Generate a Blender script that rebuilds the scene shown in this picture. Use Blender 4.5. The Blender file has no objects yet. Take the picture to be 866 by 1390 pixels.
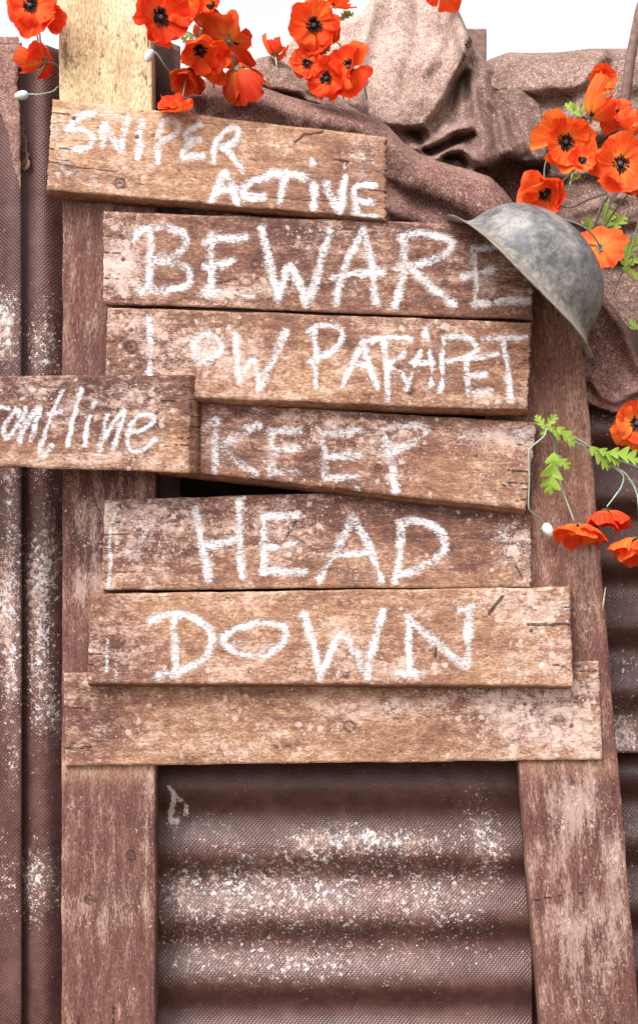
import bpy, math, random
import numpy as np
from mathutils import Vector, Matrix
R = math.radians
S = 0.00112          # metres per photograph pixel on the sign's plane (y = 0)
D = 2.4              # camera distance from the sign
ZC = 1.05            # lens height
scene = bpy.context.scene
col = scene.collection

# ------------------------------------------------------------ camera, world, sun
cd = bpy.data.cameras.new('camera')
cam = bpy.data.objects.new('camera', cd); col.objects.link(cam)
cam.location = (0, -D, ZC); cam.rotation_euler = (R(90), 0, 0)
cd.sensor_fit = 'VERTICAL'; cd.sensor_height = 24; cd.lens = 24 * D / (1390 * S)
cd.clip_start = 0.05; cd.clip_end = 2000
scene.camera = cam

SUN_EL, SUN_AZ = R(52), R(212)      # upper left, in front of the sign
w = bpy.data.worlds.new('World'); scene.world = w; w.use_nodes = True
wn, wl = w.node_tree.nodes, w.node_tree.links
sky = wn.new('ShaderNodeTexSky'); sky.sky_type = 'NISHITA'; sky.sun_disc = False
sky.sun_elevation = SUN_EL; sky.sun_rotation = SUN_AZ
sky.air_density = 1.0; sky.dust_density = 6.0; sky.ozone_density = 1.0
hs = wn.new('ShaderNodeHueSaturation'); hs.inputs['Saturation'].default_value = 0.06
hs.inputs['Value'].default_value = 1.0
wl.new(sky.outputs[0], hs.inputs['Color']); wl.new(hs.outputs[0], wn['Background'].inputs[0])
wn['Background'].inputs[1].default_value = 0.15
sl = bpy.data.lights.new('sun', 'SUN'); sl.energy = 1.0; sl.angle = R(24); sl.color = (1, 0.96, 0.9)
sun = bpy.data.objects.new('sun', sl); col.objects.link(sun)
sdir = Vector((math.cos(SUN_EL) * math.sin(SUN_AZ), math.cos(SUN_EL) * math.cos(SUN_AZ), math.sin(SUN_EL)))
sun.rotation_euler = sdir.to_track_quat('Z', 'Y').to_euler()
vs = scene.view_settings
vs.view_transform = 'Standard'; vs.look = 'None'; vs.gamma = 1; vs.use_curve_mapping = False
vs.exposure = 1.12

# ------------------------------------------------------------ helpers
rng = np.random.default_rng(7)
def P(u, v, y=0.0):
    k = S * (D + y) / D
    return Vector(((u - 433) * k, y, ZC + (695 - v) * k))
def Pn(u, v, y):
    u = np.asarray(u, float); v = np.asarray(v, float); y = np.asarray(y, float) + 0 * u
    k = S * (D + y) / D
    return np.stack([(u - 433) * k, y, ZC + (695 - v) * k], -1)

def mesh_np(name, verts, faces, attrs=None, smooth=True, mat=None):
    me = bpy.data.meshes.new(name)
    me.from_pydata(np.asarray(verts).tolist(), [], faces if isinstance(faces, list) else faces.tolist())
    if smooth: me.polygons.foreach_set('use_smooth', [True] * len(me.polygons))
    if attrs:
        for k, a in attrs.items():
            at = me.attributes.new(k, 'FLOAT', 'POINT')
            at.data.foreach_set('value', np.asarray(a, np.float32).ravel())
    if mat: me.materials.append(mat)
    me.update()
    return me
def grid_faces(nu, nv, off=0, flip=False):
    i = np.arange(nu - 1)[:, None] * nv + np.arange(nv - 1)[None, :]
    q = np.stack([i, i + nv, i + nv + 1, i + 1], -1).reshape(-1, 4) + off
    return q[:, ::-1] if flip else q
def link(name, me, parent=None, matrix=None, **props):
    o = bpy.data.objects.new(name, me); col.objects.link(o)
    if parent: o.parent = parent
    if matrix is not None: o.matrix_local = matrix
    for k, v in props.items(): o[k] = v
    return o
def thing(name, label, cat, loc, group=None):
    o = bpy.data.objects.new(name, None); col.objects.link(o)
    o.empty_display_size = 0.02; o.location = loc; o['label'] = label; o['category'] = cat
    if group: o['group'] = group
    return o

def _hash(ix, iy, seed):
    n = (ix * 374761393 + iy * 668265263 + seed * 1442695041).astype(np.int64) & 0xffffffff
    n = ((n ^ (n >> 13)) * 1274126177) & 0xffffffff
    return ((n ^ (n >> 16)) & 0xffff) / 65535.0
def vnoise(x, y, seed=0, octaves=3):
    x = np.asarray(x, float); y = np.asarray(y, float); x, y = np.broadcast_arrays(x, y)
    out = 0; amp = 1; tot = 0
    for o in range(octaves):
        ix = np.floor(x).astype(np.int64); iy = np.floor(y).astype(np.int64)
        fx = x - ix; fy = y - iy; fx = fx * fx * (3 - 2 * fx); fy = fy * fy * (3 - 2 * fy)
        a = _hash(ix, iy, seed + o); b = _hash(ix + 1, iy, seed + o); c = _hash(ix, iy + 1, seed + o); d = _hash(ix + 1, iy + 1, seed + o)
        out = out + amp * ((a * (1 - fx) + b * fx) * (1 - fy) + (c * (1 - fx) + d * fx) * fy)
        tot += amp; amp *= 0.5; x = x * 2.03 + 11; y = y * 2.03 + 7
    return out / tot
def seg_dist(u, v, pts):
    """distance to a polyline and signed side (positive on its upper/left side)"""
    best = np.full(u.shape, 1e9); side = np.zeros(u.shape)
    for (x0, y0), (x1, y1) in zip(pts[:-1], pts[1:]):
        dx, dy = x1 - x0, y1 - y0; L = dx * dx + dy * dy + 1e-9
        t = np.clip(((u - x0) * dx + (v - y0) * dy) / L, 0, 1)
        d = np.hypot(u - x0 - t * dx, v - y0 - t * dy)
        s = -((u - x0) * dy - (v - y0) * dx)
        m = d < best; best = np.where(m, d, best); side = np.where(m, s, side)
    return best, -np.sign(side)
def spline(pts, n=8):
    if len(pts) < 3: return pts
    p = [np.array(q, float) for q in pts]; p = [2 * p[0] - p[1]] + p + [2 * p[-1] - p[-2]]
    out = []
    for i in range(1, len(p) - 2):
        for k in range(n):
            t = k / n
            out.append(0.5 * ((2 * p[i]) + (-p[i-1] + p[i+1]) * t + (2*p[i-1] - 5*p[i] + 4*p[i+1] - p[i+2]) * t*t + (-p[i-1] + 3*p[i] - 3*p[i+1] + p[i+2]) * t**3))
    out.append(p[-2]); return [tuple(q) for q in out]

def tube(path, rad, sides=6, taper=1.0):
    """verts, faces of a round tube along world points"""
    path = [Vector(p) for p in path]; n = len(path); vs_, fs = [], []
    for i, p in enumerate(path):
        t = (path[min(i+1, n-1)] - path[max(i-1, 0)]).normalized()
        a = t.cross(Vector((0.3, 1, 0.2))).normalized(); b = t.cross(a)
        r = rad * (1 + (taper - 1) * i / max(1, n - 1))
        for k in range(sides):
            q = 2 * math.pi * k / sides
            vs_.append(p + a * (r * math.cos(q)) + b * (r * math.sin(q)))
    for i in range(n - 1):
        for k in range(sides):
            k2 = (k + 1) % sides
            fs.append((i*sides+k, i*sides+k2, (i+1)*sides+k2, (i+1)*sides+k))
    fs.append(tuple(range(sides))[::-1]); fs.append(tuple((n-1)*sides + k for k in range(sides)))
    return vs_, fs

# ------------------------------------------------------------ node mini language
class NT:
    def __init__(self, name):
        self.m = bpy.data.materials.new(name); self.m.use_nodes = True
        self.t = self.m.node_tree; self.n = self.t.nodes; self.l = self.t.links
        self.b = self.n['Principled BSDF']
    def new(self, typ, **kw):
        nd = self.n.new(typ)
        for k, v in kw.items(): setattr(nd, k, v)
        return nd
    def put(self, sock, v):
        if isinstance(v, bpy.types.NodeSocket): self.l.new(v, sock)
        elif v is not None:
            if hasattr(sock.default_value, '__len__') and len(sock.default_value) == 4 and len(v) == 3: v = (*v, 1)
            sock.default_value = v
    def math(self, op, a, b=None, c=None, clamp=False):
        nd = self.new('ShaderNodeMath', operation=op, use_clamp=clamp)
        self.put(nd.inputs[0], a)
        if b is not None: self.put(nd.inputs[1], b)
        if c is not None: self.put(nd.inputs[2], c)
        return nd.outputs[0]
    def add(self, a, b): return self.math('ADD', a, b)
    def sub(self, a, b): return self.math('SUBTRACT', a, b)
    def mul(self, a, b): return self.math('MULTIPLY', a, b)
    def step(self, x, lo, hi, a=0.0, b=1.0):
        nd = self.new('ShaderNodeMapRange', interpolation_type='SMOOTHSTEP')
        self.put(nd.inputs['Value'], x); nd.inputs['From Min'].default_value = lo; nd.inputs['From Max'].default_value = hi
        nd.inputs['To Min'].default_value = a; nd.inputs['To Max'].default_value = b
        return nd.outputs[0]
    def attr(self, name): return self.new('ShaderNodeAttribute', attribute_name=name).outputs['Fac']
    def coord(self, rnd=True):
        tc = self.new('ShaderNodeTexCoord').outputs['Object']
        if not rnd: return tc
        oi = self.new('ShaderNodeObjectInfo').outputs['Random']
        va = self.new('ShaderNodeVectorMath', operation='ADD'); self.put(va.inputs[0], tc)
        cb = self.new('ShaderNodeCombineXYZ'); r = self.mul(oi, 37.0)
        self.put(cb.inputs[0], r); self.put(cb.inputs[1], self.mul(oi, 91.0)); self.put(cb.inputs[2], r)
        self.put(va.inputs[1], cb.outputs[0]); return va.outputs[0]
    def scaled(self, vec, s):
        vm = self.new('ShaderNodeVectorMath', operation='MULTIPLY'); self.put(vm.inputs[0], vec); vm.inputs[1].default_value = s
        return vm.outputs[0]
    def noise(self, vec, scale=1.0, detail=4, rough=0.55, dist=0.0):
        nd = self.new('ShaderNodeTexNoise'); self.put(nd.inputs['Vector'], vec)
        nd.inputs['Scale'].default_value = scale; nd.inputs['Detail'].default_value = detail
        nd.inputs['Roughness'].default_value = rough; nd.inputs['Distortion'].default_value = dist
        return nd.outputs['Fac']
    def voro(self, vec, scale, feature='F1'):
        nd = self.new('ShaderNodeTexVoronoi', feature=feature, voronoi_dimensions='2D'); self.put(nd.inputs['Vector'], vec); nd.inputs['Scale'].default_value = scale
        return nd.outputs['Distance'], nd.outputs['Color']
    def ramp(self, x, stops):
        nd = self.new('ShaderNodeValToRGB'); self.put(nd.inputs[0], x); cr = nd.color_ramp
        while len(cr.elements) < len(stops): cr.elements.new(0.5)
        for e, (p, c) in zip(cr.elements, stops): e.position = p; e.color = (*c, 1)
        return nd.outputs[0]
    def mix(self, f, a, b, blend='MIX'):
        nd = self.new('ShaderNodeMix', data_type='RGBA', blend_type=blend)
        self.put(nd.inputs[0], f); self.put(nd.inputs[6], a); self.put(nd.inputs[7], b); return nd.outputs[2]
    def bump(self, h, strength=0.5, dist=0.001, prev=None):
        nd = self.new('ShaderNodeBump'); nd.inputs['Strength'].default_value = strength; nd.inputs['Distance'].default_value = dist
        self.put(nd.inputs['Height'], h)
        if prev is not None: self.put(nd.inputs['Normal'], prev)
        return nd.outputs[0]
    def out(self, color=None, rough=None, normal=None, metal=None, spec=None):
        self.put(self.b.inputs['Base Color'], color)
        if rough is not None: self.put(self.b.inputs['Roughness'], rough)
        if normal is not None: self.put(self.b.inputs['Normal'], normal)
        if metal is not None: self.put(self.b.inputs['Metallic'], metal)
        if spec is not None: self.b.inputs['Specular IOR Level'].default_value = spec
        return self.m
    def warp(self, vec, scale, amt):
        nd = self.new('ShaderNodeTexNoise'); self.put(nd.inputs['Vector'], vec); nd.inputs['Scale'].default_value = scale; nd.inputs['Detail'].default_value = 3
        s = self.new('ShaderNodeVectorMath', operation='MULTIPLY_ADD'); self.put(s.inputs[0], nd.outputs['Color'])
        s.inputs[1].default_value = (amt,) * 3; self.put(s.inputs[2], vec); return s.outputs[0]

def flecks(t, vec, dens):
    """pale splashes: round spots of two sizes and a fine spatter, more of them where dens is high"""
    wv = t.warp(t.warp(vec, 330, 0.003), 90, 0.008)
    d1, c1 = t.voro(wv, 80); d2, c2 = t.voro(wv, 150); d3, c3 = t.voro(wv, 300)
    def rnd(c):
        s = t.new('ShaderNodeSeparateColor'); t.put(s.inputs[0], c); return s.outputs[0]
    def spots(d, c, k):
        r = t.mul(t.math('POWER', t.math('MAXIMUM', t.sub(t.mul(dens, k), rnd(c)), 0.0), 0.45), 0.52)
        return t.step(t.sub(r, d), 0.0, 0.10)
    m = t.math('MAXIMUM', spots(d1, c1, 0.55), t.math('MAXIMUM', spots(d2, c2, 0.75), spots(d3, c3, 0.9)))
    m = t.mul(m, t.step(t.noise(vec, 170, 6, 0.75), 0.42, 0.54))
    lump = t.step(t.add(t.noise(wv, 105, 7, 0.72), t.mul(dens, 0.27)), 0.675, 0.745)
    return t.math('MAXIMUM', m, lump)

def wood(name, stops, paint=True, pale=(0.60, 0.46, 0.41), wash=0.0, blot=1.0, along=(38, 60, 60)):
    t = NT(name); vec = t.coord()
    wv = t.warp(vec, 6, 0.012)
    g1 = t.noise(t.scaled(wv, (9, 110, 110)), 1, 6, 0.66, 0.3)
    g2 = t.noise(t.scaled(wv, (150, 420, 420)), 1, 4, 0.7)
    bl = t.noise(t.scaled(vec, (7, 12, 12)), 1, 6, 0.6, 0.4)
    bl2 = t.noise(t.scaled(vec, along), 1, 7, 0.76)
    x = t.add(t.attr('tone'), t.add(t.mul(t.sub(bl, 0.5), 0.75), t.add(t.mul(t.sub(g1, 0.5), 0.5), t.mul(t.sub(bl2, 0.5), 0.9))))
    c = t.ramp(x, stops)
    c = t.mix(0.85, c, t.ramp(g2, [(0.30, (0.36, 0.34, 0.34)), (0.5, (0.95, 0.95, 0.95)), (0.70, (1.65, 1.65, 1.65))]), 'MULTIPLY')
    # dark damp spots
    sp = t.step(t.noise(t.scaled(vec, (60, 85, 85)), 1, 5, 0.6), 0.60, 0.69)
    c = t.mix(t.mul(sp, 0.7), c, (0.075, 0.035, 0.030))
    # bleached pinkish wash that catches on the fibres
    fl = t.attr('fleck')
    ws = t.step(t.add(t.add(t.mul(bl2, 0.95), t.mul(g2, 0.5)), t.add(t.mul(fl, 0.31 - 0.07 * blot), t.mul(t.sub(bl, 0.5), 0.6))), 0.76 - wash, 1.04 - wash)
    c = t.mix(t.mul(ws, 0.62), c, pale)
    fk = flecks(t, vec, t.math('MAXIMUM', t.sub(t.add(t.mul(fl, 0.35 + 0.65 * blot), t.mul(t.sub(t.noise(vec, 22, 4, 0.6), 0.5), 0.9)), 0.06), 0.0))
    sv = t.warp(vec, 170, 0.007)
    dS, cS = t.voro(sv, 62); sS = t.new('ShaderNodeSeparateColor'); t.put(sS.inputs[0], cS)
    big = t.step(t.sub(t.mul(t.math('MAXIMUM', t.sub(t.mul(fl, 0.75 * blot), sS.outputs[0]), 0.0), 1.2), dS), -0.12, 0.10)
    fk = t.mul(t.math('MAXIMUM', fk, t.mul(big, 0.8)), t.step(t.noise(vec, 240, 4, 0.75), 0.30, 0.50, 0.5, 1.0))
    fcol = t.mix(t.noise(vec, 60, 2), (0.50, 0.335, 0.275), (0.61, 0.52, 0.48))
    c = t.mix(t.mul(fk, t.step(g2, 0.3, 0.5, 0.55, 0.9)), c, fcol)
    dk = t.attr('dark')
    dm = t.step(t.add(dk, t.mul(t.sub(g1, 0.5), 0.5)), 0.1, 0.5)
    c = t.mix(t.mul(dm, 0.85), c, (0.035, 0.018, 0.013))
    h = t.add(t.mul(g1, 0.7), t.add(t.mul(g2, 0.7), t.mul(dm, -1.2)))
    h = t.add(h, t.mul(fk, 0.25))
    if paint:
        p, op = t.attr('paint'), t.attr('opac')
        dry = t.noise(t.scaled(vec, (130, 520, 520)), 1, 4, 0.75)
        dry2 = t.noise(vec, 420, 3, 0.7)
        edge = t.add(p, t.add(t.mul(t.sub(dry, 0.5), 2.2), t.mul(t.sub(dry2, 0.5), 1.3)))
        m = t.step(edge, 0.08, 0.72)
        cov = t.step(t.add(op, t.add(t.mul(t.sub(dry, 0.5), 1.9), t.mul(t.sub(t.noise(vec, 190, 4, 0.7), 0.5), 1.8))), 0.24, 0.98)
        m = t.mul(m, cov)
        c = t.mix(t.mul(m, t.step(op, 0.2, 0.9, 0.70, 0.94)), c, (0.62, 0.60, 0.615))
        h = t.add(h, t.mul(m, 0.5))
    return t.out(c, 0.78, t.bump(h, 0.75, 0.0016), spec=0.25)

ST_STAIN = [(0.02, (0.048, 0.020, 0.017)), (0.26, (0.112, 0.050, 0.038)), (0.47, (0.225, 0.112, 0.071)), (0.70, (0.36, 0.205, 0.118)), (1.0, (0.50, 0.33, 0.195))]
ST_POST = [(0.05, (0.050, 0.020, 0.017)), (0.32, (0.120, 0.052, 0.042)), (0.6, (0.205, 0.102, 0.074)), (0.95, (0.36, 0.225, 0.15))]
ST_PINE = [(0.05, (0.26, 0.16, 0.085)), (0.35, (0.43, 0.30, 0.165)), (0.65, (0.58, 0.445, 0.27)), (0.95, (0.68, 0.56, 0.37))]
M_PLANK = wood('stained_plank', ST_STAIN)
M_POST = wood('stained_post', ST_POST, paint=False, pale=(0.46, 0.33, 0.28), wash=-0.04, blot=0.25, along=(16, 75, 75))
M_PINE = wood('pale_pine', ST_PINE, paint=False, pale=(0.80, 0.66, 0.46), wash=-0.10)

def metal_sheet():
    t = NT('painted_corrugated_metal'); vec = t.coord(False)
    bl = t.noise(vec, 8, 6, 0.6); bl2 = t.noise(vec, 45, 5, 0.65)
    c = t.ramp(t.add(t.add(t.mul(bl, 0.7), t.mul(bl2, 0.45)), t.mul(t.attr('tone'), 1.0)), [(0.28, (0.026, 0.0095, 0.0075)), (0.55, (0.062, 0.0245, 0.0215)), (0.88, (0.122, 0.060, 0.056))])
    # pressed diamond pattern of the sheet
    sep = t.new('ShaderNodeSeparateXYZ'); t.put(sep.inputs[0], vec)
    k = 2 * math.pi / 0.0062
    a = t.math('SINE', t.mul(t.add(sep.outputs[0], sep.outputs[2]), k)); b = t.math('SINE', t.mul(t.sub(sep.outputs[0], sep.outputs[2]), k))
    dia = t.math('MAXIMUM', a, b)
    c = t.mix(t.mul(t.step(dia, 0.45, 1.0, 0.0, 0.55), t.step(bl2, 0.3, 0.6, 0.3, 0.8)), c, (0.165, 0.088, 0.080))
    fl = t.attr('fleck')
    cb = t.new('ShaderNodeCombineXYZ'); t.put(cb.inputs[0], sep.outputs[0]); t.put(cb.inputs[1], sep.outputs[2]); t.put(cb.inputs[2], sep.outputs[1])
    fk = flecks(t, cb.outputs[0], fl)
    st = t.step(t.add(t.noise(t.scaled(vec, (260, 260, 120)), 1, 5, 0.7), t.mul(fl, 0.30)), 0.72, 0.86)
    fk = t.math('MAXIMUM', fk, st)
    fcol = t.mix(t.step(t.noise(vec, 25, 3), 0.4, 0.6), (0.52, 0.37, 0.31), (0.62, 0.57, 0.56))
    fk = t.mul(fk, t.step(t.noise(t.scaled(vec, (150, 150, 70)), 1, 6, 0.75), 0.34, 0.54, 0.25, 0.95))
    # dusty bloom around the splashes and rusty runs
    dust = t.step(t.add(t.noise(t.scaled(vec, (60, 60, 30)), 1, 7, 0.78), t.mul(fl, 0.38)), 0.58, 0.95)
    c = t.mix(t.mul(dust, 0.32), c, (0.42, 0.29, 0.26))
    run = t.step(t.noise(t.scaled(vec, (90, 90, 5)), 1, 5, 0.6), 0.58, 0.75)
    c = t.mix(t.mul(run, 0.35), c, (0.16, 0.065, 0.040))
    c = t.mix(fk, c, fcol)
    h = t.add(t.mul(dia, 0.35), t.mul(fk, 0.5))
    r = t.step(fk, 0, 1, 0.33, 0.85)
    return t.out(c, r, t.bump(h, 0.6, 0.0011), spec=0.33)
M_SHEET = metal_sheet()

def hessian(name, dark, mid, lite):
    t = NT(name); vec = t.coord(False)
    sep = t.new('ShaderNodeSeparateXYZ'); t.put(sep.inputs[0], t.warp(vec, 60, 0.003))
    k = 2 * math.pi / 0.0034
    wa = t.math('SINE', t.mul(t.add(sep.outputs[0], t.mul(sep.outputs[2], 0.35)), k)); wb = t.math('SINE', t.mul(t.sub(sep.outputs[2], t.mul(sep.outputs[0], 0.35)), k))
    weave = t.mul(wa, wb)
    n1 = t.noise(vec, 330, 3, 0.75); n2 = t.noise(vec, 16, 5, 0.6); n3 = t.noise(vec, 110, 5, 0.7)
    x = t.add(t.add(t.mul(n1, 1.5), t.mul(n2, 0.5)), t.add(t.mul(n3, 0.7), t.mul(weave, 0.13)))
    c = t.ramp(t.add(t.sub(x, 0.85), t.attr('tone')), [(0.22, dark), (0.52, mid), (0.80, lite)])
    sp = t.step(t.add(n1, t.mul(n3, 0.5)), 0.86, 0.96)
    c = t.mix(t.mul(sp, 0.6), c, (0.60, 0.47, 0.42))
    h = t.add(t.mul(n1, 0.8), t.add(t.mul(n3, 0.7), t.mul(weave, 0.35)))
    return t.out(c, 0.95, t.bump(h, 0.8, 0.0022), spec=0.1)
M_HESS_D = hessian('dark_hessian', (0.065, 0.030, 0.027), (0.175, 0.090, 0.075), (0.36, 0.215, 0.18))
M_HESS_L = hessian('pale_hessian', (0.120, 0.066, 0.055), (0.29, 0.188, 0.153), (0.56, 0.43, 0.375))

def petal_mat():
    t = NT('poppy_fabric'); vec = t.new('ShaderNodeTexCoord').outputs['Object']
    oin = t.new('ShaderNodeObjectInfo'); oi = oin.outputs['Random']
    rad = t.attr('rad'); ang = t.attr('ang')
    cb = t.new('ShaderNodeCombineXYZ'); t.put(cb.inputs[0], t.mul(rad, 1.6)); t.put(cb.inputs[1], t.mul(ang, 13)); t.put(cb.inputs[2], t.mul(oi, 50))
    stv = t.noise(cb.outputs[0], 1, 4, 0.6)
    x = t.add(t.mul(stv, 0.9), t.add(t.mul(oi, 0.34), t.mul(t.step(rad, 0.15, 0.75, 0.24, -0.06), 1.0)))
    c = t.ramp(x, [(0.22, (0.66, 0.022, 0.006)), (0.45, (0.84, 0.058, 0.012)), (0.72, (0.90, 0.13, 0.022)), (1.0, (0.92, 0.25, 0.04))])
    c = t.mix(1.0, c, oin.outputs['Color'], 'MULTIPLY')
    nr = t.bump(stv, 0.35, 0.002)
    t.out(c, 0.7, nr, spec=0.2)
    tr = t.new('ShaderNodeBsdfTranslucent'); t.put(tr.inputs[0], c); t.put(tr.inputs['Normal'], nr)
    ms = t.new('ShaderNodeMixShader'); ms.inputs[0].default_value = 0.38
    t.l.new(t.b.outputs[0], ms.inputs[1]); t.l.new(tr.outputs[0], ms.inputs[2])
    t.l.new(ms.outputs[0], t.n['Material Output'].inputs[0])
    return t.m
M_PETAL = petal_mat()
def simple(name, c1, c2, scale=120, rough=0.7, bump=0.3, metal=0, spec=0.3):
    t = NT(name); vec = t.coord()
    n = t.noise(vec, scale, 5, 0.65)
    return t.out(t.ramp(n, [(0.3, c1), (0.7, c2)]), rough, t.bump(n, bump, 0.001), metal, spec)
M_BLACK = simple('black_stamen', (0.006, 0.005, 0.007), (0.02, 0.017, 0.02), 400)
M_SEED = simple('dark_seed_head', (0.03, 0.03, 0.03), (0.09, 0.09, 0.10), 500)
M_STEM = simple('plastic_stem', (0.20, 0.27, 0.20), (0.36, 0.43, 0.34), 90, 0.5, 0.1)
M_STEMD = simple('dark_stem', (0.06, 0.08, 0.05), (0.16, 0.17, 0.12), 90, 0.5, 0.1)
M_LEAF = simple('leaf_green', (0.13, 0.24, 0.025), (0.32, 0.42, 0.06), 90, 0.6, 0.3)
M_BUD = simple('pale_bud', (0.38, 0.47, 0.50), (0.66, 0.72, 0.74), 160, 0.6, 0.4)
M_CALYX = simple('calyx_green', (0.10, 0.11, 0.05), (0.34, 0.34, 0.22), 500)
M_NAIL = simple('rusty_nail', (0.09, 0.05, 0.04), (0.26, 0.17, 0.14), 600, 0.6, 0.3, 0.3)
M_EARTH = simple('dark_earth', (0.02, 0.012, 0.009), (0.06, 0.036, 0.026), 12, 1.0, 1.0)
M_GROUND = simple('trodden_soil', (0.10, 0.065, 0.045), (0.22, 0.15, 0.11), 9, 1.0, 1.0)
M_STICK = simple('dark_stick', (0.10, 0.055, 0.045), (0.26, 0.16, 0.13), 90, 0.8, 0.6)

def helmet_mat():
    t = NT('weathered_helmet_steel'); vec = t.coord(False)
    n1 = t.noise(vec, 18, 6, 0.65); n2 = t.noise(vec, 95, 6, 0.7); n3 = t.noise(t.scaled(vec, (260, 60, 160)), 1, 4, 0.7)
    hgt = t.attr('hgt'); sh = t.attr('tone')
    x = t.add(t.add(t.mul(n1, 1.15), t.mul(n2, 0.70)), t.add(t.mul(n3, 0.35), sh))
    c = t.ramp(t.sub(x, 0.53), [(0.26, (0.024, 0.023, 0.026)), (0.47, (0.082, 0.078, 0.082)), (0.66, (0.185, 0.175, 0.165)), (0.92, (0.36, 0.335, 0.295))])
    dirt = t.step(t.add(t.noise(vec, 50, 6, 0.7), t.mul(hgt, -2.2)), 0.10, 0.42)
    c = t.mix(t.mul(dirt, 0.72), c, t.ramp(n2, [(0.3, (0.18, 0.13, 0.09)), (0.7, (0.42, 0.37, 0.31))]))
    sc = t.step(t.noise(t.scaled(t.warp(vec, 40, 0.01), (500, 500, 60)), 1, 3, 0.7), 0.66, 0.74)
    c = t.mix(t.mul(sc, 0.35), c, (0.42, 0.42, 0.43))
    return t.out(c, t.step(n2, 0.3, 0.7, 0.42, 0.7), t.bump(t.add(n2, t.mul(n1, 0.5)), 0.35, 0.0014), 0.15, 0.5)
M_HELMET = helmet_mat()

# ------------------------------------------------------------ ground, added dark bank behind the planks
gx = 600
gv = [(-gx, -gx, 0), (gx, -gx, 0), (gx, gx, 0), (-gx, gx, 0)]
link('ground', mesh_np('ground', gv, [(0, 1, 2, 3)], mat=M_GROUND), kind='structure')
def bank():  # earth bank added to close the cavity and keep the plank gaps dark
    nx, nz = 60, 24; xs = np.linspace(-1.6, 1.6, nx); V = []
    prof = [(0.18, -0.02), (0.18, 0.5), (0.18, 1.0), (0.18, 1.34), (0.36, 1.42), (0.52, 1.56), (0.8, 1.62), (1.6, 1.60), (2.6, 1.2), (3.6, 0.4), (4.2, -0.02)]
    prof = spline(prof, 3)
    for x in xs:
        for y, z in prof:
            n = float(vnoise(x * 4 + 9, z * 4 + y * 3, 5)) - 0.5
            V.append((x, y + 0.05 * n, z + 0.06 * n))
    m = len(prof); F = grid_faces(nx, m).tolist()
    F.append(tuple(range(m))); F.append(tuple((nx - 1) * m + k for k in range(m))[::-1])
    link('added_earth_bank', mesh_np('added_earth_bank', V, F, mat=M_EARTH), kind='structure')
bank()

# ------------------------------------------------------------ planks and posts
def fields(u, v, strokes=(), blobs=(), darks=(), tone=None, base_fleck=0.0, seed=0):
    paint = np.full(u.shape, -1.0); opac = np.zeros(u.shape) + 0.6
    un = u + (vnoise(u / 9, v / 9, seed + 3) - 0.5) * 4.0; vn = v + (vnoise(u / 9, v / 9, seed + 31) - 0.5) * 4.0
    for pts, w_, op in strokes:
        d, _ = seg_dist(un, vn, spline(pts, 6) if len(pts) > 2 else pts)
        p = 1 - d / (w_ * 0.68 * (0.55 + 0.9 * vnoise(u / 20, v / 20, seed + 77, 2)) + 0.6)
        p = np.clip(p, -1, 1); m = p > paint
        paint = np.where(m, p, paint); opac = np.where(m, op, opac)
    opac = opac + (vnoise(u / 22, v / 22, seed + 41, 3) - 0.5) * 0.7
    fl = np.full(u.shape, base_fleck); tn = np.full(u.shape, 0.0)
    for bu, bv, ru, rv, s in blobs:
        fl = fl + s * np.exp(-((u - bu) / ru) ** 2 - ((v - bv) / rv) ** 2)
    fl = fl + (vnoise(u / 60, v / 40, seed + 8) - 0.5) * 0.35 * (base_fleck > 0)
    dk = np.zeros(u.shape)
    for d_ in darks:
        if d_[0] == 'knot':
            _, ku, kv, r = d_
            rr = np.hypot((u - ku), (v - kv)) / r
            dk = np.maximum(dk, np.clip(1.2 - rr, 0, 1) * (0.42 + 0.30 * np.cos(rr * 8 + 2 * vnoise(u / 4, v / 4, 77))))
        else:
            _, pts, w_, s = d_
            d, _s = seg_dist(un, vn, pts); dk = np.maximum(dk, s * np.clip(1.3 - d / w_, 0, 1))
    return dict(paint=paint, opac=opac, fleck=np.clip(fl, 0, 1.2), tone=tn, dark=dk)

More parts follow.
